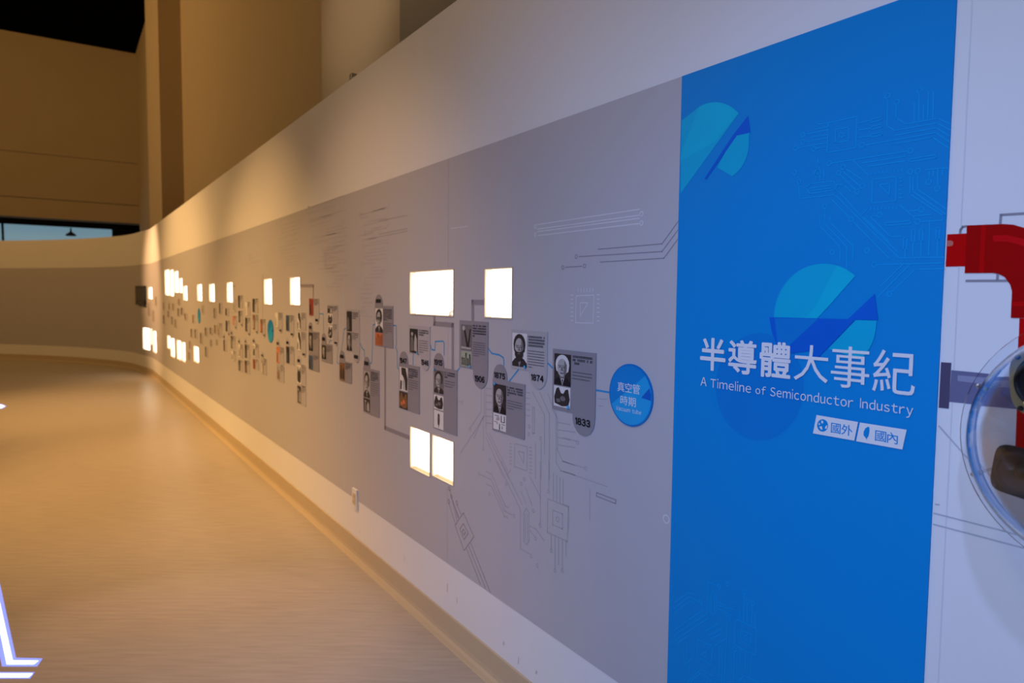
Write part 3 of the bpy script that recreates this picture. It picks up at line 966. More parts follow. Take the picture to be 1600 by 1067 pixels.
def era_disc(label, x, y, R=.0915, words=False):
    c = px(x, y)
    o = empty('era_disc', W(c[0], c[1] - R, 0))
    tag(o, label, 'disc', 'blue era discs on the timeline')
    mb = MB()
    mb.slab(ell(c[0], c[1], R, R, 48), 'disc_rim', .0015, .005)
    mb.build('disc_plate', o)
    cir = ell(c[0], c[1], R * .945, R * .945, 48)
    T = lambda u, v: (c[0] + u * R, c[1] + v * R)
    mb = MB()
    mb.poly(cir, 'disc_blue', .0054)
    up = clip(cir, *T(.75, .75), *T(-.95, -.45))
    if len(up) > 2:
        mb.poly(up, 'disc_teal', .0056)
    lo = clip(clip(cir, *T(-.45, -1.0), *T(.75, .12)), *T(1, -.08), *T(.4, -.1))
    lo = clip(clip(cir, *T(.5, -.08), *T(-.6, -.9)), *T(1, .0), *T(.4, -.06))
    if len(lo) > 2:
        mb.poly(clip(cir, *T(1.0, -.05), *T(.45, -.09)) and lo, 'disc_teal', .0057)
    mb.poly([T(.93, .12), T(.85, .33), T(.50, -.02), T(.93, -.06)], 'disc_deep', .0058)
    mb.build('disc_print', o)
    if words:
        mb = MB()
        text_px(mb, '真空管', 967.4, 595.7, 610.5, 1002.5, 'print_white', .0062)
        text_px(mb, '時期', 972, 617, 631.5, 996, 'print_white', .0062)
        text_px(mb, 'Vacuum tube', 965, 633, 639.8, 1004.5, 'print_white', .0062)
        mb.build('lettering', o)
    return o


era_disc('large blue era disc reading Vacuum tube, nearest the title panel', 986.7, 617.3, words=True)
era_disc('middle blue era disc below the second niche, narrow from this angle', 423.4, 517.5)
era_disc('far small blue era disc, blurred, among the far cards', 311.5, 493.5)

# ------------------------------------------------------------------ connector lines printed on the band
def conn(pts, w, m, off=.0022):
    mb = MB()
    mb.stroke([px(*p) for p in pts], w, m, off)
    return mb.build('connector_line', wall)


for pts, w in (([(679.5, 492), (679.5, 505.5), (708, 508), (708, 578)], .021), ([(759, 472.5), (739.3, 472.2), (739.3, 502)], .021), ([(602.2, 540), (602.2, 668.5), (642, 684.5)], .021),
               ([(469.8, 446.5), (490, 446.5), (490, 466)], .021), ([(411, 428), (411, 498)], .012), ([(364.5, 447), (368, 447)], .012)):
    conn(pts, w, 'connector_grey')
for pts in ([(932.3, 609.5), (953, 613)], [(856.5, 567), (864.8, 575.8)], [(795.5, 597), (811, 577)], [(763.8, 544.5), (769, 552), (781, 554.5), (786.8, 558.5), (788, 563), (788, 572)],
            [(715.4, 579.5), (719.5, 574)], [(673, 538), (675, 546), (680, 547), (680.8, 533.5), (693, 533), (694.6, 536), (694.6, 555)], [(614.8, 508), (619.6, 509), (620.2, 537), (618.6, 542), (621, 548), (621.6, 574), (624.8, 578.5)],
            [(587, 506), (583.5, 508), (581.6, 566), (578.8, 568)], [(646, 552), (646, 570)], [(562.6, 535), (566.5, 544), (569.5, 547), (570.5, 560)], [(542, 512), (538, 515), (536.5, 530), (533.5, 550)],
            [(528.6, 541), (527, 566), (530.8, 569.5)], [(499.5, 490), (505.5, 490.5), (506.2, 523)], [(514, 536), (519, 530)]):
    conn(pts, .0058, 'line_blue')

# ------------------------------------------------------------------ circuit motifs printed on the grey band
def traces(name, items, tf, m, w, parent, off, rr=.006):
    """items: lists of crop points; ('o', x, y[, r]) rings; a tuple ('b', x0,y0,x1,y1) an outlined bar"""
    mb = MB()
    q = lambda p: px(tf[0] + p[0] / tf[2], tf[1] + p[1] / tf[2])
    for it in items:
        if it[0] == 'o':
            mb.ring(q(it[1:3]), it[3] if len(it) > 3 else rr, w, m, off)
        else:
            mb.stroke([q(p) for p in it], w, m, off)
    return mb.build(name, parent)


X0 = (0, 0, 1)
OT = .0019
traces('circuit_print', [[(840, 351), (1000, 327)], [(840, 358), (1002, 336)], [(840, 362), (1000, 341)], [(841, 368), (1002, 349)], ('o', 837, 354), ('o', 837, 366.5), ('o', 1003, 334), ('o', 1003, 348.5)], X0, 'trace_light', .0034, wall, OT)
traces('circuit_print', [[(935, 389.5), (1035, 381), (1061, 345)], [(905, 401), (1035, 393), (1061, 358)], [(938, 409.5), (1038, 403.5), (1061, 372)], [(884, 417.5), (910, 416)], ('o', 901, 401), ('o', 880, 418), ('o', 914, 415.5)], X0, 'trace_darker', .003, wall, OT)
chip = [[(901, 462), (929, 461), (927.5, 505), (900, 504), (901, 462)], [(907.5, 473), (919.5, 473), (907.5, 494), (907.5, 473)]]
chip += [[(904 + i * 4.6, 450), (904 + i * 4.6, 456.5)] for i in range(6)] + [[(892, 461 + i * 6.6), (896.5, 461 + i * 6.6)] for i in range(7)] + [[(933, 460.5 + i * 6.8), (937.5, 460.7 + i * 6.8)] for i in range(7)]
traces('chip_print', chip, X0, 'trace_light', .0032, wall, OT)
T4 = (480, 740, 5.333)
traces('chip_print', [[(1305, 325), (1392, 525), (1310, 640), (1235, 430), (1305, 325)], [(1305, 415), (1345, 495), (1310, 550), (1275, 460), (1305, 415)], [(1305, 460), (1322, 490), (1310, 510), (1295, 482), (1305, 460)],
                      [(1330, 622), (1448, 925)], [(1348, 600), (1490, 958)], [(1366, 577), (1530, 990)], [(1285, 340), (1250, 255)], [(1268, 370), (1205, 200)], [(1250, 390), (1190, 130)], [(1238, 420), (1182, 245)], [(1262, 372), (1228, 260)],
                      ('o', 1188, 125), ('o', 1205, 190), ('o', 1250, 243), ('o', 1183, 230)], T4, 'trace_darker', .0042, wall, OT, .008)
T2 = (700, 590, 6.67)
traces('circuit_print', [[(350, 105), (350, 350), (235, 520)], [(382, 105), (382, 400), (130, 790)], [(398, 105), (398, 540)], [(372, 400), (272, 635)], [(372, 400), (372, 720)], ('o', 370, 742), ('o', 235, 535), ('o', 150, 258), [(105, 245), (140, 250)],
                         [(400, 560), (640, 1060)], [(400, 620), (580, 1040)], [(430, 570), (625, 970)], [(620, 1010), (660, 960)], ('o', 440, 855)]
       + [[(402, 110 + i * 72), (462, 118 + i * 72)] for i in range(6)], T2, 'trace_dark', .0040, wall, OT, .006)
traces('circuit_print', [[(880, 140), (1010, 390), (1010, 800)], [(960, 150), (1060, 380), (1060, 1060)], [(1040, 160), (1130, 380), (1130, 880), (1180, 970), (1334, 1015)], [(1090, 330), (1145, 420), (1145, 750), (1200, 870), (1334, 915)],
                         [(975, 660), (975, 1060)], ('o', 970, 632), [(905, 310), (905, 580), (885, 580), (885, 310), (905, 310)], [(915, 680), (915, 1060)], ('o', 850, 510), ('o', 845, 590)]
       + [[(815, 150 + i * 60), (860, 160 + i * 60)] for i in range(5)] + [[(1150, 465 + i * 78), (1280 + (i % 2) * 54, 490 + i * 80)] for i in range(4)], T2, 'trace_dark', .0040, wall, OT, .006)
traces('chip_print', [[(700, 685), (830, 720), (825, 970), (695, 925), (700, 685)], [(735, 765), (795, 780), (790, 890), (735, 765)]] + [[(645, 685 + i * 35), (668, 690 + i * 35)] for i in range(7)] + [[(852, 725 + i * 38), (880, 732 + i * 38)] for i in range(8)], T2, 'trace_dark', .0040, wall, OT)
T3 = (720, 720, 5.93)
traces('circuit_print', [[(180, 125), (285, 172), (410, 465), (480, 500)], [(235, 95), (290, 125), (415, 420), (450, 432)], [(240, 212), (290, 240), (405, 510), (445, 530)], ('o', 172, 118), ('o', 497, 508), ('o', 268, 307), ('o', 425, 215),
                         [(340, 0), (555, 450), (555, 810), (640, 862)], [(375, 0), (575, 410)], ('o', 655, 880), ('o', 712, 970), [(640, 140), (745, 340)], [(600, 240), (665, 420)], [(560, 280), (610, 400)], ('o', 563, 212), ('o', 592, 172), ('o', 675, 462),
                         [(740, 0), (740, 580)], ('o', 738, 597), [(820, 0), (820, 260)], ('o', 815, 282), [(585, 480), (610, 440), (635, 480), (635, 740), (612, 775), (585, 740), (585, 480)], [(600, 490), (600, 740)], [(620, 490), (620, 740)],
                         [(640, 600), (705, 635), (775, 740)], [(640, 640), (690, 700)], ('o', 697, 718)], T3, 'trace_dark', .0042, wall, OT, .006)
traces('chip_print', [[(808, 350), (1000, 425), (990, 745), (805, 660), (808, 350)], [(855, 455), (945, 490), (945, 630), (855, 590), (855, 455)], ('o', 900, 540, .008)] + [[(862 + i * 30, 110 + i * 20), (862 + i * 30, 370 + i * 12)] for i in range(4)]
       + [[(842 + i * 34, 680 + i * 15), (842 + i * 34, (820, 1000, 960, 1000, 880)[i])] for i in range(5)] + [('o', 842, 830), ('o', 876, 1015), ('o', 944, 1015)], T3, 'trace_dark', .0042, wall, OT, .006)
T5 = (880, 580, 4.268)
traces('circuit_print', [[(225, 808), (355, 858), (352, 882), (225, 832), (225, 808)]], T5, 'trace_darker', .0034, wall, OT)
traces('ring_print', [('o', 690, 985, .011)], T5, 'trace_light', .004, wall, OT)
traces('circuit_print', [[(0, 440), (95, 468)], [(0, 600), (145, 645)], [(0, 665), (300, 770)], [(0, 885), (40, 900), (40, 1060)], [(180, 790), (180, 1000)], [(235, 183), (300, 187)], [(235, 230), (270, 232)], ('o', 98, 475), ('o', 152, 648)], T5, 'trace_dark', .003, wall, OT)
for (x0, x1, y0, y1, n, seed) in ((478, 545, 325, 430, 22, 1), (560, 608, 330, 440, 20, 2), (430, 475, 345, 420, 16, 3), (505, 545, 380, 460, 14, 5), (560, 585, 445, 500, 8, 6), (385, 408, 400, 420, 6, 7)):
    g = random.Random(seed)
    it = []
    for i in range(n):
        y = y0 + (y1 - y0) * i / n
        a = g.uniform(x0, x0 + (x1 - x0) * .5)
        b = g.uniform(a + (x1 - x0) * .2, x1)
        s = (y - 460) / (a - 97)
        it.append([(a, y), (b, y + s * (b - a))] + ([(b + 2, y + s * (b - a) + g.choice((-6, 6)))] if g.random() < .4 else []))
        if g.random() < .3:
            it.append(('o', a, y, .012))
    traces('circuit_print', it, X0, 'trace_faint', .006, wall, OT)
traces('circuit_print', [[(592, 345), (637, 336.5)], [(568, 375), (637, 361)], [(592, 366), (637, 357)]], X0, 'trace_dark', .006, wall, OT)
traces('circuit_print', [[(705, 357), (732, 353.5)]], X0, 'trace_light', .003, wall, OT)

# ------------------------------------------------------------------ blue title panel
r0, r1 = R_SEAM, R_BLUE1
panel = empty('title_panel', W((r0 + r1) / 2, .02, 0))
tag(panel, 'tall blue title panel lettered A Timeline of Semiconductor Industry in white', 'panel')
mb = MB()
mb.slab([(r0, .125), (r1, .125), (r1, BT), (r0, BT)], 'panel_blue', .0002, .003)
mb.build('panel_sheet', panel)


def pp(pts):
    return [px(*p) for p in pts]


def arcp(cx, cy, rx, ry, a0, a1, n=20):
    return [(cx + rx * math.cos(math.radians(a0 + (a1 - a0) * i / n)), cy - ry * math.sin(math.radians(a0 + (a1 - a0) * i / n))) for i in range(n + 1)]


def flat(name, polys, parent, base):
    mb = MB()
    for i, (pts, m) in enumerate(polys):
        mb.poly(pp(pts), m, base + i * .00012)
    return mb.build(name, parent)


flat('disc_motif', [(arcp(1188.5, 604, 69, 84, 0, 357, 40), 'panel_shade')], panel, .0032)
flat('disc_motif', [([(1066.3, 189)] + arcp(1119, 222, 53, 62, 128, 46, 14) + [(1064.5, 303)], 'panel_teal'),
                    ([(1094, 167)] + arcp(1119, 222, 53, 62, 112, 46, 10) + [(1118, 222), (1065, 252), (1065.5, 240)], 'panel_teal_light'),
                    ([(1150, 209), (1173.5, 207)] + arcp(1120, 222, 52, 62, 8, -60, 10) + [(1122, 262)], 'panel_teal'),
                    ([(1170.5, 181), (1174, 207.5), (1153, 212), (1105, 281), (1102, 279), (1147, 211)], 'panel_deep')], panel, .0034)
flat('disc_motif', [(arcp(1289, 497, 78, 85, 190, 51, 24) + [(1226, 553), (1217, 540)], 'panel_teal'),
                    ([(1275, 480)] + arcp(1289, 497, 78, 85, 75, 51, 8) + [(1296, 479), (1237, 541), (1215, 541)], 'panel_teal_light'),
                    ([(1203.5, 495.5), (1330, 498.5), (1284, 546), (1240, 552), (1217, 541), (1208, 520)], 'panel_deep'),
                    ([(1212, 497), (1280, 498), (1225, 549), (1217, 538)], 'panel_shade'),
                    ([(1368.5, 459), (1374, 500), (1338, 499.5), (1278, 561), (1262, 560), (1325, 500)], 'panel_deep'),
                    ([(1339, 500), (1372, 501)] + arcp(1289, 505, 82, 80, 0, -45, 10) + [(1296, 545)], 'panel_teal')], panel, .0040)
C6 = (1230, 120, 5.926)
C7 = (1230, 260, 4.852)
C5 = (1030, 890, 6.028)
OP = .0036
traces('circuit_print', [[(390, 430), (655, 370), (645, 660), (380, 705), (390, 430)], [(455, 490), (580, 468), (575, 595), (458, 612), (455, 490)], [(495, 528), (538, 520), (535, 558), (495, 563), (495, 528)],
                         [(285, 445), (390, 428)], [(270, 490), (385, 465)], [(180, 535), (385, 495)], [(225, 563), (382, 538)], [(180, 605), (382, 568)], [(108, 660), (380, 612)], [(280, 665), (380, 650)],
                         ('o', 155, 540), ('o', 155, 605), ('o', 88, 663), ('o', 258, 670), [(660, 435), (780, 405)], [(670, 497), (780, 478)], [(665, 567), (780, 548)]]
       + [[(785, y), (890, y - 25), (885, y + 3), (783, y + 28), (785, y)] for y in (398, 465, 537)]
       + [[(940, 200), (935, 460), (1010, 500), (1395, 430), (1515, 495)], [(1020, 260), (1018, 385), (1110, 440), (1405, 388), (1515, 440)], [(1010, 545), (1390, 475), (1512, 550)], [(722, 637), (1385, 520), (1510, 605)], [(1010, 622), (1355, 562), (1505, 665)],
          [(1187, 230), (1185, 420)], [(1232, 152), (1228, 412)], [(1272, 260), (1270, 405)], [(1318, 140), (1310, 395)], [(1365, 135), (1358, 385)], ('o', 940, 180), ('o', 1023, 237), ('o', 1237, 128), ('o', 703, 637),
          [(420, 802), (1125, 690)], [(620, 775), (765, 915)], [(705, 800), (1105, 738)], [(755, 832), (1100, 780)], [(1142, 765), (1390, 722), (1385, 752), (1140, 790), (1142, 765)], ('o', 400, 803), ('o', 1150, 687),
          [(295, 760), (293, 828), (318, 860), (315, 960)], [(350, 855), (347, 960)], [(280, 910), (278, 965)], ('o', 280, 888), ('o', 80, 890)], C6, 'panel_line', .0017, panel, OP, .0048)
traces('circuit_print', [[(150, 165), (185, 132), (360, 112), (385, 150), (365, 180), (180, 208), (150, 165)], [(190, 165), (340, 145)], [(190, 185), (345, 165)], [(385, 140), (435, 138), (490, 192)], [(100, 130), (100, 245), (370, 215), (855, 695), (1200, 688)], ('o', 100, 118), ('o', 232, 50),
                         [(400, 190), (560, 370), (845, 650)], [(345, 250), (480, 390)], [(510, 420), (780, 698)], ('o', 493, 402), [(560, 380), (620, 315)], [(410, 65), (525, 178)], [(430, 40), (560, 150)], [(455, 20), (580, 105)], ('o', 400, 50), ('o', 432, 8), ('o', 580, 150), ('o', 540, 190),
                         [(655, 100), (835, 78), (830, 262), (648, 280), (655, 100)], [(705, 140), (785, 130), (780, 215), (705, 140)]]
       + [[(645 + i * 29, 45 - i * 3), (647 + i * 29, 65 - i * 3)] for i in range(9)] + [[(640 + i * 28, 315 - i * 2), (640 + i * 28, 335 - i * 2)] for i in range(8)] + [[(855, 90 + i * 30), (880, 88 + i * 30)] for i in range(6)]
       + [[(940, 70), (938, 210), (1190, 375), (1188, 410), (1010, 420)], [(962, 80), (960, 190), (1210, 365)], [(998, 65), (995, 175), (1215, 325)], ('o', 940, 42), ('o', 997, 37), [(1050, 28), (1230, 10)], [(1085, 30), (1083, 100)], ('o', 1080, 120), [(1118, 25), (1116, 75)], [(1150, 22), (1147, 150)], ('o', 1145, 170), [(1187, 18), (1185, 68)],
          [(860, 290), (985, 405)], ('o', 997, 420), [(920, 342), (1005, 332)], ('o', 1025, 328), [(955, 378), (1105, 365)], [(750, 428), (945, 412), (942, 435), (752, 450), (750, 428)], [(635, 380), (690, 375)], ('o', 708, 370), [(635, 380), (790, 532), (868, 532)], [(595, 390), (780, 570)],
          [(1088, 420), (1080, 680)]] + [[(x, y), (x + 26, y), (x + 22, y + 90), (x - 4, y + 90), (x, y)] for x, y in ((890, 542), (952, 480), (1012, 475), (1138, 465))] + [[(902, 635), (900, 690)], [(963, 570), (960, 685)], [(1023, 565), (1020, 683)], [(1148, 560), (1144, 682)]]
       + [[(690, 745), (1200, 732)], ('o', 668, 745), [(885, 742), (715, 910)], [(940, 742), (690, 995)], [(1200, 776), (980, 780), (795, 955)], ('o', 782, 967), ('o', 612, 638), ('o', 348, 650),
          [(293, 320), (290, 430), (460, 610), (458, 800)], [(255, 380), (255, 450), (410, 612), (408, 710)], [(332, 370), (330, 420), (510, 608), (505, 710)], ('o', 293, 302), ('o', 456, 818)], C7, 'panel_line', .0017, panel, OP, .0048)
traces('circuit_print', [[(150, 310), (285, 210), (345, 235)], [(145, 365), (285, 252), (390, 300)], [(150, 405), (300, 290), (340, 310)], ('o', 400, 300), [(460, 410), (470, 115), (560, 148)], ('o', 575, 152), ('o', 650, 132), [(485, 250), (515, 190), (545, 240), (545, 390), (520, 430), (485, 390), (485, 250)], [(500, 240), (500, 395)], [(528, 240), (528, 395)],
                         [(150, 570), (430, 370)], [(150, 615), (460, 412)], [(110, 690), (480, 450)], [(170, 695), (290, 612)], [(555, 300), (640, 330)], [(555, 330), (710, 372)], [(555, 360), (700, 430)], [(740, 465), (925, 550), (920, 805), (718, 705), (725, 465)], [(780, 565), (875, 605), (868, 710), (775, 665), (780, 565)], ('o', 825, 635),
                         [(808, 230), (805, 490)], ('o', 810, 208), [(838, 320), (836, 510)], ('o', 838, 297), [(885, 330), (880, 530)], ('o', 888, 310), [(768, 375), (768, 470)], [(915, 420), (910, 540)], [(650, 465), (645, 720), (620, 1060)], ('o', 655, 445), [(640, 645), (525, 715)], [(440, 580), (570, 500)], [(470, 620), (610, 550)], [(490, 650), (600, 600)],
                         [(372, 655), (515, 720), (500, 890), (365, 815), (372, 655)], [(400, 795), (458, 765), (450, 825), (400, 795)], [(240, 690), (240, 860)], [(265, 690), (262, 850)], [(275, 1060), (400, 935), (520, 1000)], [(300, 1060), (400, 965), (510, 1050)], [(580, 720), (575, 1000)], [(605, 710), (600, 1060)], [(720, 760), (712, 1060)], ('o', 722, 745), [(780, 740), (770, 900)], [(825, 770), (820, 950)], [(880, 800), (872, 985)],
                         [(760, 1050), (810, 990), (950, 1060)], [(290, 870), (290, 970)], [(330, 820), (250, 890)]], C5, 'panel_line', .0017, panel, OP, .0048)
OW = .0052
mb = MB()
for ch, xl, yt, yb, xr in (('半', 1097, 526.5, 577, 1136), ('導', 1141, 530, 582, 1185), ('體', 1190, 532.5, 588, 1238)):
    text_px(mb, ch, xl, yt, yb, xr, 'print_white', OW, .021)
for ch, xl, yt, yb, xr in (('大', 1244, 537.5, 593, 1297), ('事', 1302, 539.5, 603, 1361), ('紀', 1367.5, 545, 611, 1433)):
    text_px(mb, ch, xl, yt, yb, xr, 'print_white', OW, .002)
mb.build('title_lettering', panel)
mb = MB()
text_px(mb, 'A', 1097, 588.5, 602, 1106.5, 'print_white', OW)
text_px(mb, 'Timeline', 1112.5, 590.5, 605, 1176, 'print_white', OW)
text_px(mb, 'of', 1183, 602, 615, 1199, 'print_white', OW)
text_px(mb, 'Semiconductor', 1206, 603.5, 618.5, 1336, 'print_white', OW)
text_px(mb, 'Industry', 1346.5, 621.5, 641.5, 1429.5, 'print_white', OW)
mb.build('subtitle_lettering', panel)
for quad, word, box, icon in ((((1278, 648), (1342.9, 658.9), (1337, 688), (1272.5, 676.7)), '國外', (1301, 659, 675.5, 1334.5), 'globe'), (((1345.8, 659.7), (1418.8, 671), (1412, 701.8), (1339.9, 688.9)), '國內', (1370, 671, 688, 1405.5), 'island')):
    mb = MB()
    mb.poly(pp(quad), 'print_white', OW)
    tg = mb.build('region_tag', panel)
    mb = MB()
    text_px(mb, word, *box, 'panel_blue', OW + .0003, .008)
    if icon == 'globe':
        mb.poly(pp(arcp(1287.6, 664.3, 8.6, 9.7, 0, 350, 24)), 'panel_blue', OW + .0003)
        for q in ([(1286, 656), (1289, 658.5), (1287.5, 661.5), (1285.5, 660)], [(1282, 660), (1284, 662), (1282.5, 664), (1281.5, 662.5)], [(1282.5, 666), (1286.5, 665.5), (1287.5, 671), (1284.5, 670)], [(1292, 666), (1295, 663.5), (1294.5, 669), (1291.5, 669.5)]):
            mb.poly(pp(q), 'print_white', OW + .0005)
    else:
        mb.poly(pp([(1359, 666), (1361, 668), (1360.8, 674), (1359.3, 681), (1357, 684), (1356.4, 686.8), (1354.8, 683.5), (1351.5, 680), (1351.6, 674), (1354.5, 668.5)]), 'panel_blue', OW + .0003)
    mb.build('tag_lettering', tg)

# ------------------------------------------------------------------ prints right of the title panel
A5 = (1440, 320, 6.669)
A6 = (1440, 480, 6.669)
A7 = (1440, 640, 6.669)
A8 = (1440, 800, 6.669)


def cp(tf, pts):
    return [(tf[0] + x / tf[2], tf[1] + y / tf[2]) for x, y in pts]


OR = .0008
traces('pipe_outline_print', [[(820, 200), (828, 105), (1100, 88), (1500, 70)], [(460, 792), (1100, 790)], [(790, 790), (795, 715)], [(402, 300), (408, 260), (430, 230), (475, 222)]], A5, 'connector_grey', .0042, wall, OR)
traces('pipe_outline_print', [[(178, 165), (440, 460), (700, 700)], [(140, 985), (190, 990)]], A7, 'outline_pale', .003, wall, OR)
traces('pipe_outline_print', [[(125, 10), (850, 195), (1300, 310)], [(120, 125), (1050, 370), (1400, 450)]], A8, 'outline_pale', .003, wall, OR)
flat('violet_pipe_print', [(cp(A6, [(312, 655), (690, 690), (1100, 728), (1500, 765), (1500, 1130), (1100, 1070), (490, 1005), (290, 985)]), 'pipe_violet'),
                           (cp(A6, [(378, 708), (900, 752), (1400, 795), (1400, 870), (900, 828), (378, 768)]), 'pipe_lilac'),
                           (cp(A6, [(205, 572), (312, 578), (285, 1058), (180, 1045)]), 'pipe_indigo')], wall, .0008)
inner = [(452, 712), (740, 710), (800, 718), (870, 755), (925, 830), (945, 900), (932, 1178)]
outer_arc = [(475, 215), (850, 200), (960, 207), (1067, 238), (1180, 290), (1300, 390), (1390, 520), (1440, 680), (1450, 900), (1448, 1190)]
flat('red_pipe_print', [(cp(A5, [(270, 308), (475, 298), (458, 640), (252, 645)]), 'pipe_red'),
                        (cp(A5, [(265, 372), (310, 372), (332, 385), (332, 415), (315, 430), (262, 432)]), 'pipe_peach'),
                        (cp(A5, [(1022, 1182), (1370, 1195), (1350, 2950), (960, 2900)]), 'pipe_red'),
                        (cp(A5, [(1120, 1300), (1190, 1300), (1165, 2800), (1095, 2800)]), 'pipe_peach'),
                        (cp(A5, outer_arc + inner[::-1]), 'pipe_red_dark'),
                        (cp(A5, [(628, 212), (672, 210), (652, 705), (602, 708)]), 'pipe_red'),
                        (cp(A5, [(755, 318), (900, 315), (1067, 355), (1200, 440), (1165, 500), (1050, 425), (900, 385), (760, 385), (740, 350)]), 'pipe_red_light'),
                        (cp(A5, [(940, 1010), (1449, 1015), (1449, 1055), (938, 1055)]), 'pipe_red')], wall, .0010)

# ------------------------------------------------------------------ clear dome on the wall with two loudspeakers inside
OFF = .075
pA, pB, pC = px_off(1502, 680, OFF), px_off(1600, 521, OFF), px_off(1600, 853, OFF)


def circum(a, b, c):
    d = 2 * (a[0] * (b[1] - c[1]) + b[0] * (c[1] - a[1]) + c[0] * (a[1] - b[1]))
    s = [p[0] ** 2 + p[1] ** 2 for p in (a, b, c)]
    ux = (s[0] * (b[1] - c[1]) + s[1] * (c[1] - a[1]) + s[2] * (a[1] - b[1])) / d
    uy = (s[0] * (c[0] - b[0]) + s[1] * (a[0] - c[0]) + s[2] * (b[0] - a[0])) / d
    return (ux, uy), math.hypot(a[0] - ux, a[1] - uy)


(dc, dh), DR = circum(pA, pB, pC)
ORG = P0 - DIR * dc + N0 * OFF + Vector((0, 0, dh))
EX, EY, EZ = -DIR, Vector((0, 0, 1)), N0
dome = empty('speaker_dome', ORG - N0 * OFF - Vector((0, 0, DR)))
tag(dome, 'clear acrylic dome with bolted flange standing off the wall at the right edge', 'dome')
FR = DR * .915
mb = MB()
mb.lathe(ORG, EX, EY, EZ, [(FR, 0), (DR, 0), (DR, .005), (FR, .005), (FR, 0)], 'clear_acrylic', 72)
mb.build('flange', dome, smooth=False, weld=True)
mb = MB()
DH = .135
prof = []
for i in range(19):
    a = math.pi / 2 * i / 18
    prof.append((max(1e-4, FR * math.cos(a)), .006 + DH * math.sin(a)))
inn = [(max(1e-4, r * .975), .006 + (z - .006) * .975) for r, z in prof]
mb.lathe(ORG, EX, EY, EZ, prof + inn[::-1] + [prof[0]], 'clear_acrylic', 72)
mb.build('dome_shell', dome, smooth=True)
for k in range(8):
    a = math.radians(22.5 + 45 * k)
    p = ORG + EX * (DR * .958 * math.cos(a)) + EY * (DR * .958 * math.sin(a))
    mb = MB()
    mb.lathe(p, EX, EY, EZ, [(.0001, .0085), (.0026, .008), (.0040, .0065), (.0042, .0052), (.0001, .0052)], 'steel', 14)
    mb.build('bolt', dome, smooth=True)
    mb = MB()
    mb.lathe(p, EX, EY, EZ, [(.0030, -OFF), (.0030, -.0002), (.0001, -.0002)], 'clear_acrylic', 12)
    mb.build('standoff', dome)


def speaker(label, x, y, off, R, square, body, frame, tilt=0.0):
    r, h = px_off(x, y, off)
    o0 = P0 - DIR * r + N0 * off + Vector((0, 0, h))
    o = empty('loudspeaker', o0 - N0 * .03)
    tag(o, label, 'speaker', 'loudspeakers inside the dome')
    ex = EX * math.cos(tilt) + EY * math.sin(tilt)
    ey = EY * math.cos(tilt) - EX * math.sin(tilt)
    # mounting frame: rounded square plate with a round opening
    mb = MB()
    n = 48
    po, pi_ = [], []
    for i in range(n):
        a = 2 * math.pi * i / n
        ca, sa = math.cos(a), math.sin(a)
        k = (abs(ca) ** square + abs(sa) ** square) ** (-1 / square)
        po.append(o0 + ex * (R * 1.05 * k * ca) + ey * (R * 1.05 * k * sa))
        pi_.append(o0 + ex * (R * .9 * ca) + ey * (R * .9 * sa))
    for i in range(n):
        j = (i + 1) % n
        mb.face([pi_[i], po[i], po[j], pi_[j]], frame)
        mb.face([po[i], po[i] - EZ * .005, po[j] - EZ * .005, po[j]], frame)
    mb.build('mounting_frame', o, weld=True)
    mb = MB()
    mb.lathe(o0, ex, ey, EZ, [(R * .93, .001), (R * .90, .006), (R * .82, .007), (R * .76, .002)], body, 40)
    mb.build('rubber_surround', o, smooth=True)
    mb = MB()
    mb.lathe(o0, ex, ey, EZ, [(R * .76, .002), (R * .34, -.014)], 'cone_black' if body != 'cone_black' else 'cone_brown', 40)
    mb.build('cone', o, smooth=True)
    mb = MB()
    mb.lathe(o0, ex, ey, EZ, [(R * .34, -.014), (R * .28, -.006), (R * .16, -.002), (.0001, 0)], body, 32)
    mb.build('dust_cap', o, smooth=True)
    mb = MB()
    mb.lathe(o0, ex, ey, EZ, [(R * .9, -.005), (R * .6, -.02), (R * .55, -.032), (.0001, -.032)], 'plastic_black', 32)
    mb.build('basket', o, smooth=True)
    for k in range(4):
        a = math.radians(45 + 90 * k)
        p = o0 + ex * (R * 1.12 * math.cos(a)) + ey * (R * 1.12 * math.sin(a))
        mb = MB()
        mb.lathe(p, ex, ey, EZ, [(R * .085, .0), (R * .08, .0025), (.0001, .003)], 'plastic_black', 14)
        mb.build('screw', o, smooth=True)


speaker('round black loudspeaker with brass frame, upper one inside the clear dome', 1641, 598, .104, .052, 3.4, 'plastic_black', 'brass', .1)
speaker('squarish black loudspeaker with brown cone, lower one inside the clear dome', 1594, 739, .106, .038, 5.0, 'cone_black', 'plastic_black', -.12)

# ------------------------------------------------------------------ wall socket, screen, cap on the wall top, floor light lines
r, h = px(556.5, 779)
sock = empty('wall_socket', W(r, h - .06, 0))
tag(sock, 'white wall socket plate low on the display wall', 'socket')
mb = MB()
mb.slab([(r - .036, h - .058), (r + .036, h - .058), (r + .036, h + .058), (r - .036, h + .058)], 'plastic_white', .001, .012)
mb.build('plate', sock)
mb = MB()
mb.slab([(r - .02, h - .032), (r + .02, h - .032), (r + .02, h + .032), (r - .02, h + .032)], 'frame_cream', .012, .015)
mb.build('insert', sock)
mb = MB()
for dz in (-.016, .016):
    for dx in (-.007, .007):
        mb.rect(r + dx - .0015, r + dx + .0015, h + dz - .006, h + dz + .006, 'ink', .0154)
mb.build('slots', sock)

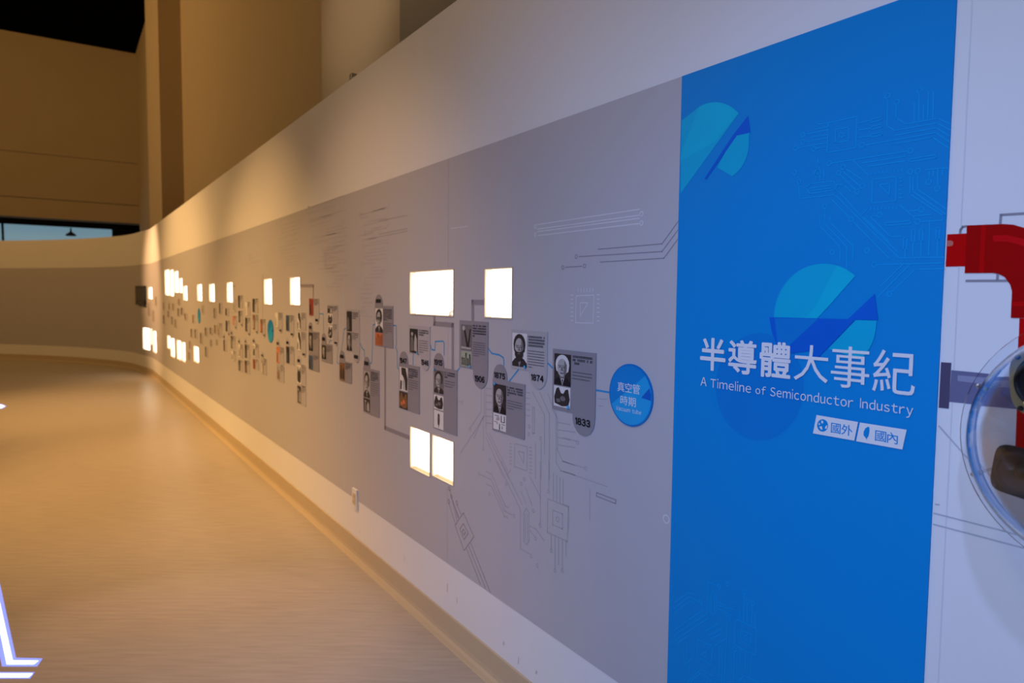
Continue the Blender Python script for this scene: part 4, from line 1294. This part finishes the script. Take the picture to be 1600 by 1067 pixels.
ra, ha = px(215.5, 447)
_, hb = px(215.5, 476)
rb = px(229, 462)[0]
scr = empty('wall_screen', W((ra + rb) / 2, hb, 0))
tag(scr, 'black flat screen on the far bend of the display wall', 'screen')
mb = MB()
mb.slab([(ra, hb), (rb, hb), (rb, ha), (ra, ha)], 'plastic_black', .002, .05)
mb.build('housing', scr)
mb = MB()
mb.rect(ra + .03, rb - .03, hb + .09, ha - .04, 'screen_black', .0505)
mb.build('display', scr)
mb = MB()
mb.rect((ra + rb) / 2 - .08, (ra + rb) / 2 + .08, hb + .04, hb + .06, 'photo_mid', .0505)
mb.build('badge', scr)

r, h = px(546.5, 114.5)
kn = empty('cable_clamp', W(r, TOP, -.02))
tag(kn, 'small round grey clamp sitting on the top edge of the wall', 'clamp')
c = W(r, TOP + .021, -.02)
mb = MB()
mb.lathe(c, -DIR, Vector((0, 0, 1)), N0, [(.0001, .012), (.014, .012), (.014, .016), (.021, .016), (.021, -.016), (.0001, -.016)], 'steel', 24)
mb.build('ring', kn, smooth=False, weld=True)
mb = MB()
mb.box(W(r, TOP + .003, -.02), DIR * .012, N0 * .02, Vector((0, 0, .003)), 'photo_mid')
mb.build('foot', kn)


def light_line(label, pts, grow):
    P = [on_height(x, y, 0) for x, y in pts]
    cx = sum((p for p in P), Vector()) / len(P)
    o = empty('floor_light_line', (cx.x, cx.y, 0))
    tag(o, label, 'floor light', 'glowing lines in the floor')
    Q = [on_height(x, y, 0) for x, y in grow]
    for nm, poly, z, m in (('blue_halo', Q, .0015, 'halo_blue'), ('light_strip', P, .003, 'led_white')):  # wider blue shape paints the halo around the white line
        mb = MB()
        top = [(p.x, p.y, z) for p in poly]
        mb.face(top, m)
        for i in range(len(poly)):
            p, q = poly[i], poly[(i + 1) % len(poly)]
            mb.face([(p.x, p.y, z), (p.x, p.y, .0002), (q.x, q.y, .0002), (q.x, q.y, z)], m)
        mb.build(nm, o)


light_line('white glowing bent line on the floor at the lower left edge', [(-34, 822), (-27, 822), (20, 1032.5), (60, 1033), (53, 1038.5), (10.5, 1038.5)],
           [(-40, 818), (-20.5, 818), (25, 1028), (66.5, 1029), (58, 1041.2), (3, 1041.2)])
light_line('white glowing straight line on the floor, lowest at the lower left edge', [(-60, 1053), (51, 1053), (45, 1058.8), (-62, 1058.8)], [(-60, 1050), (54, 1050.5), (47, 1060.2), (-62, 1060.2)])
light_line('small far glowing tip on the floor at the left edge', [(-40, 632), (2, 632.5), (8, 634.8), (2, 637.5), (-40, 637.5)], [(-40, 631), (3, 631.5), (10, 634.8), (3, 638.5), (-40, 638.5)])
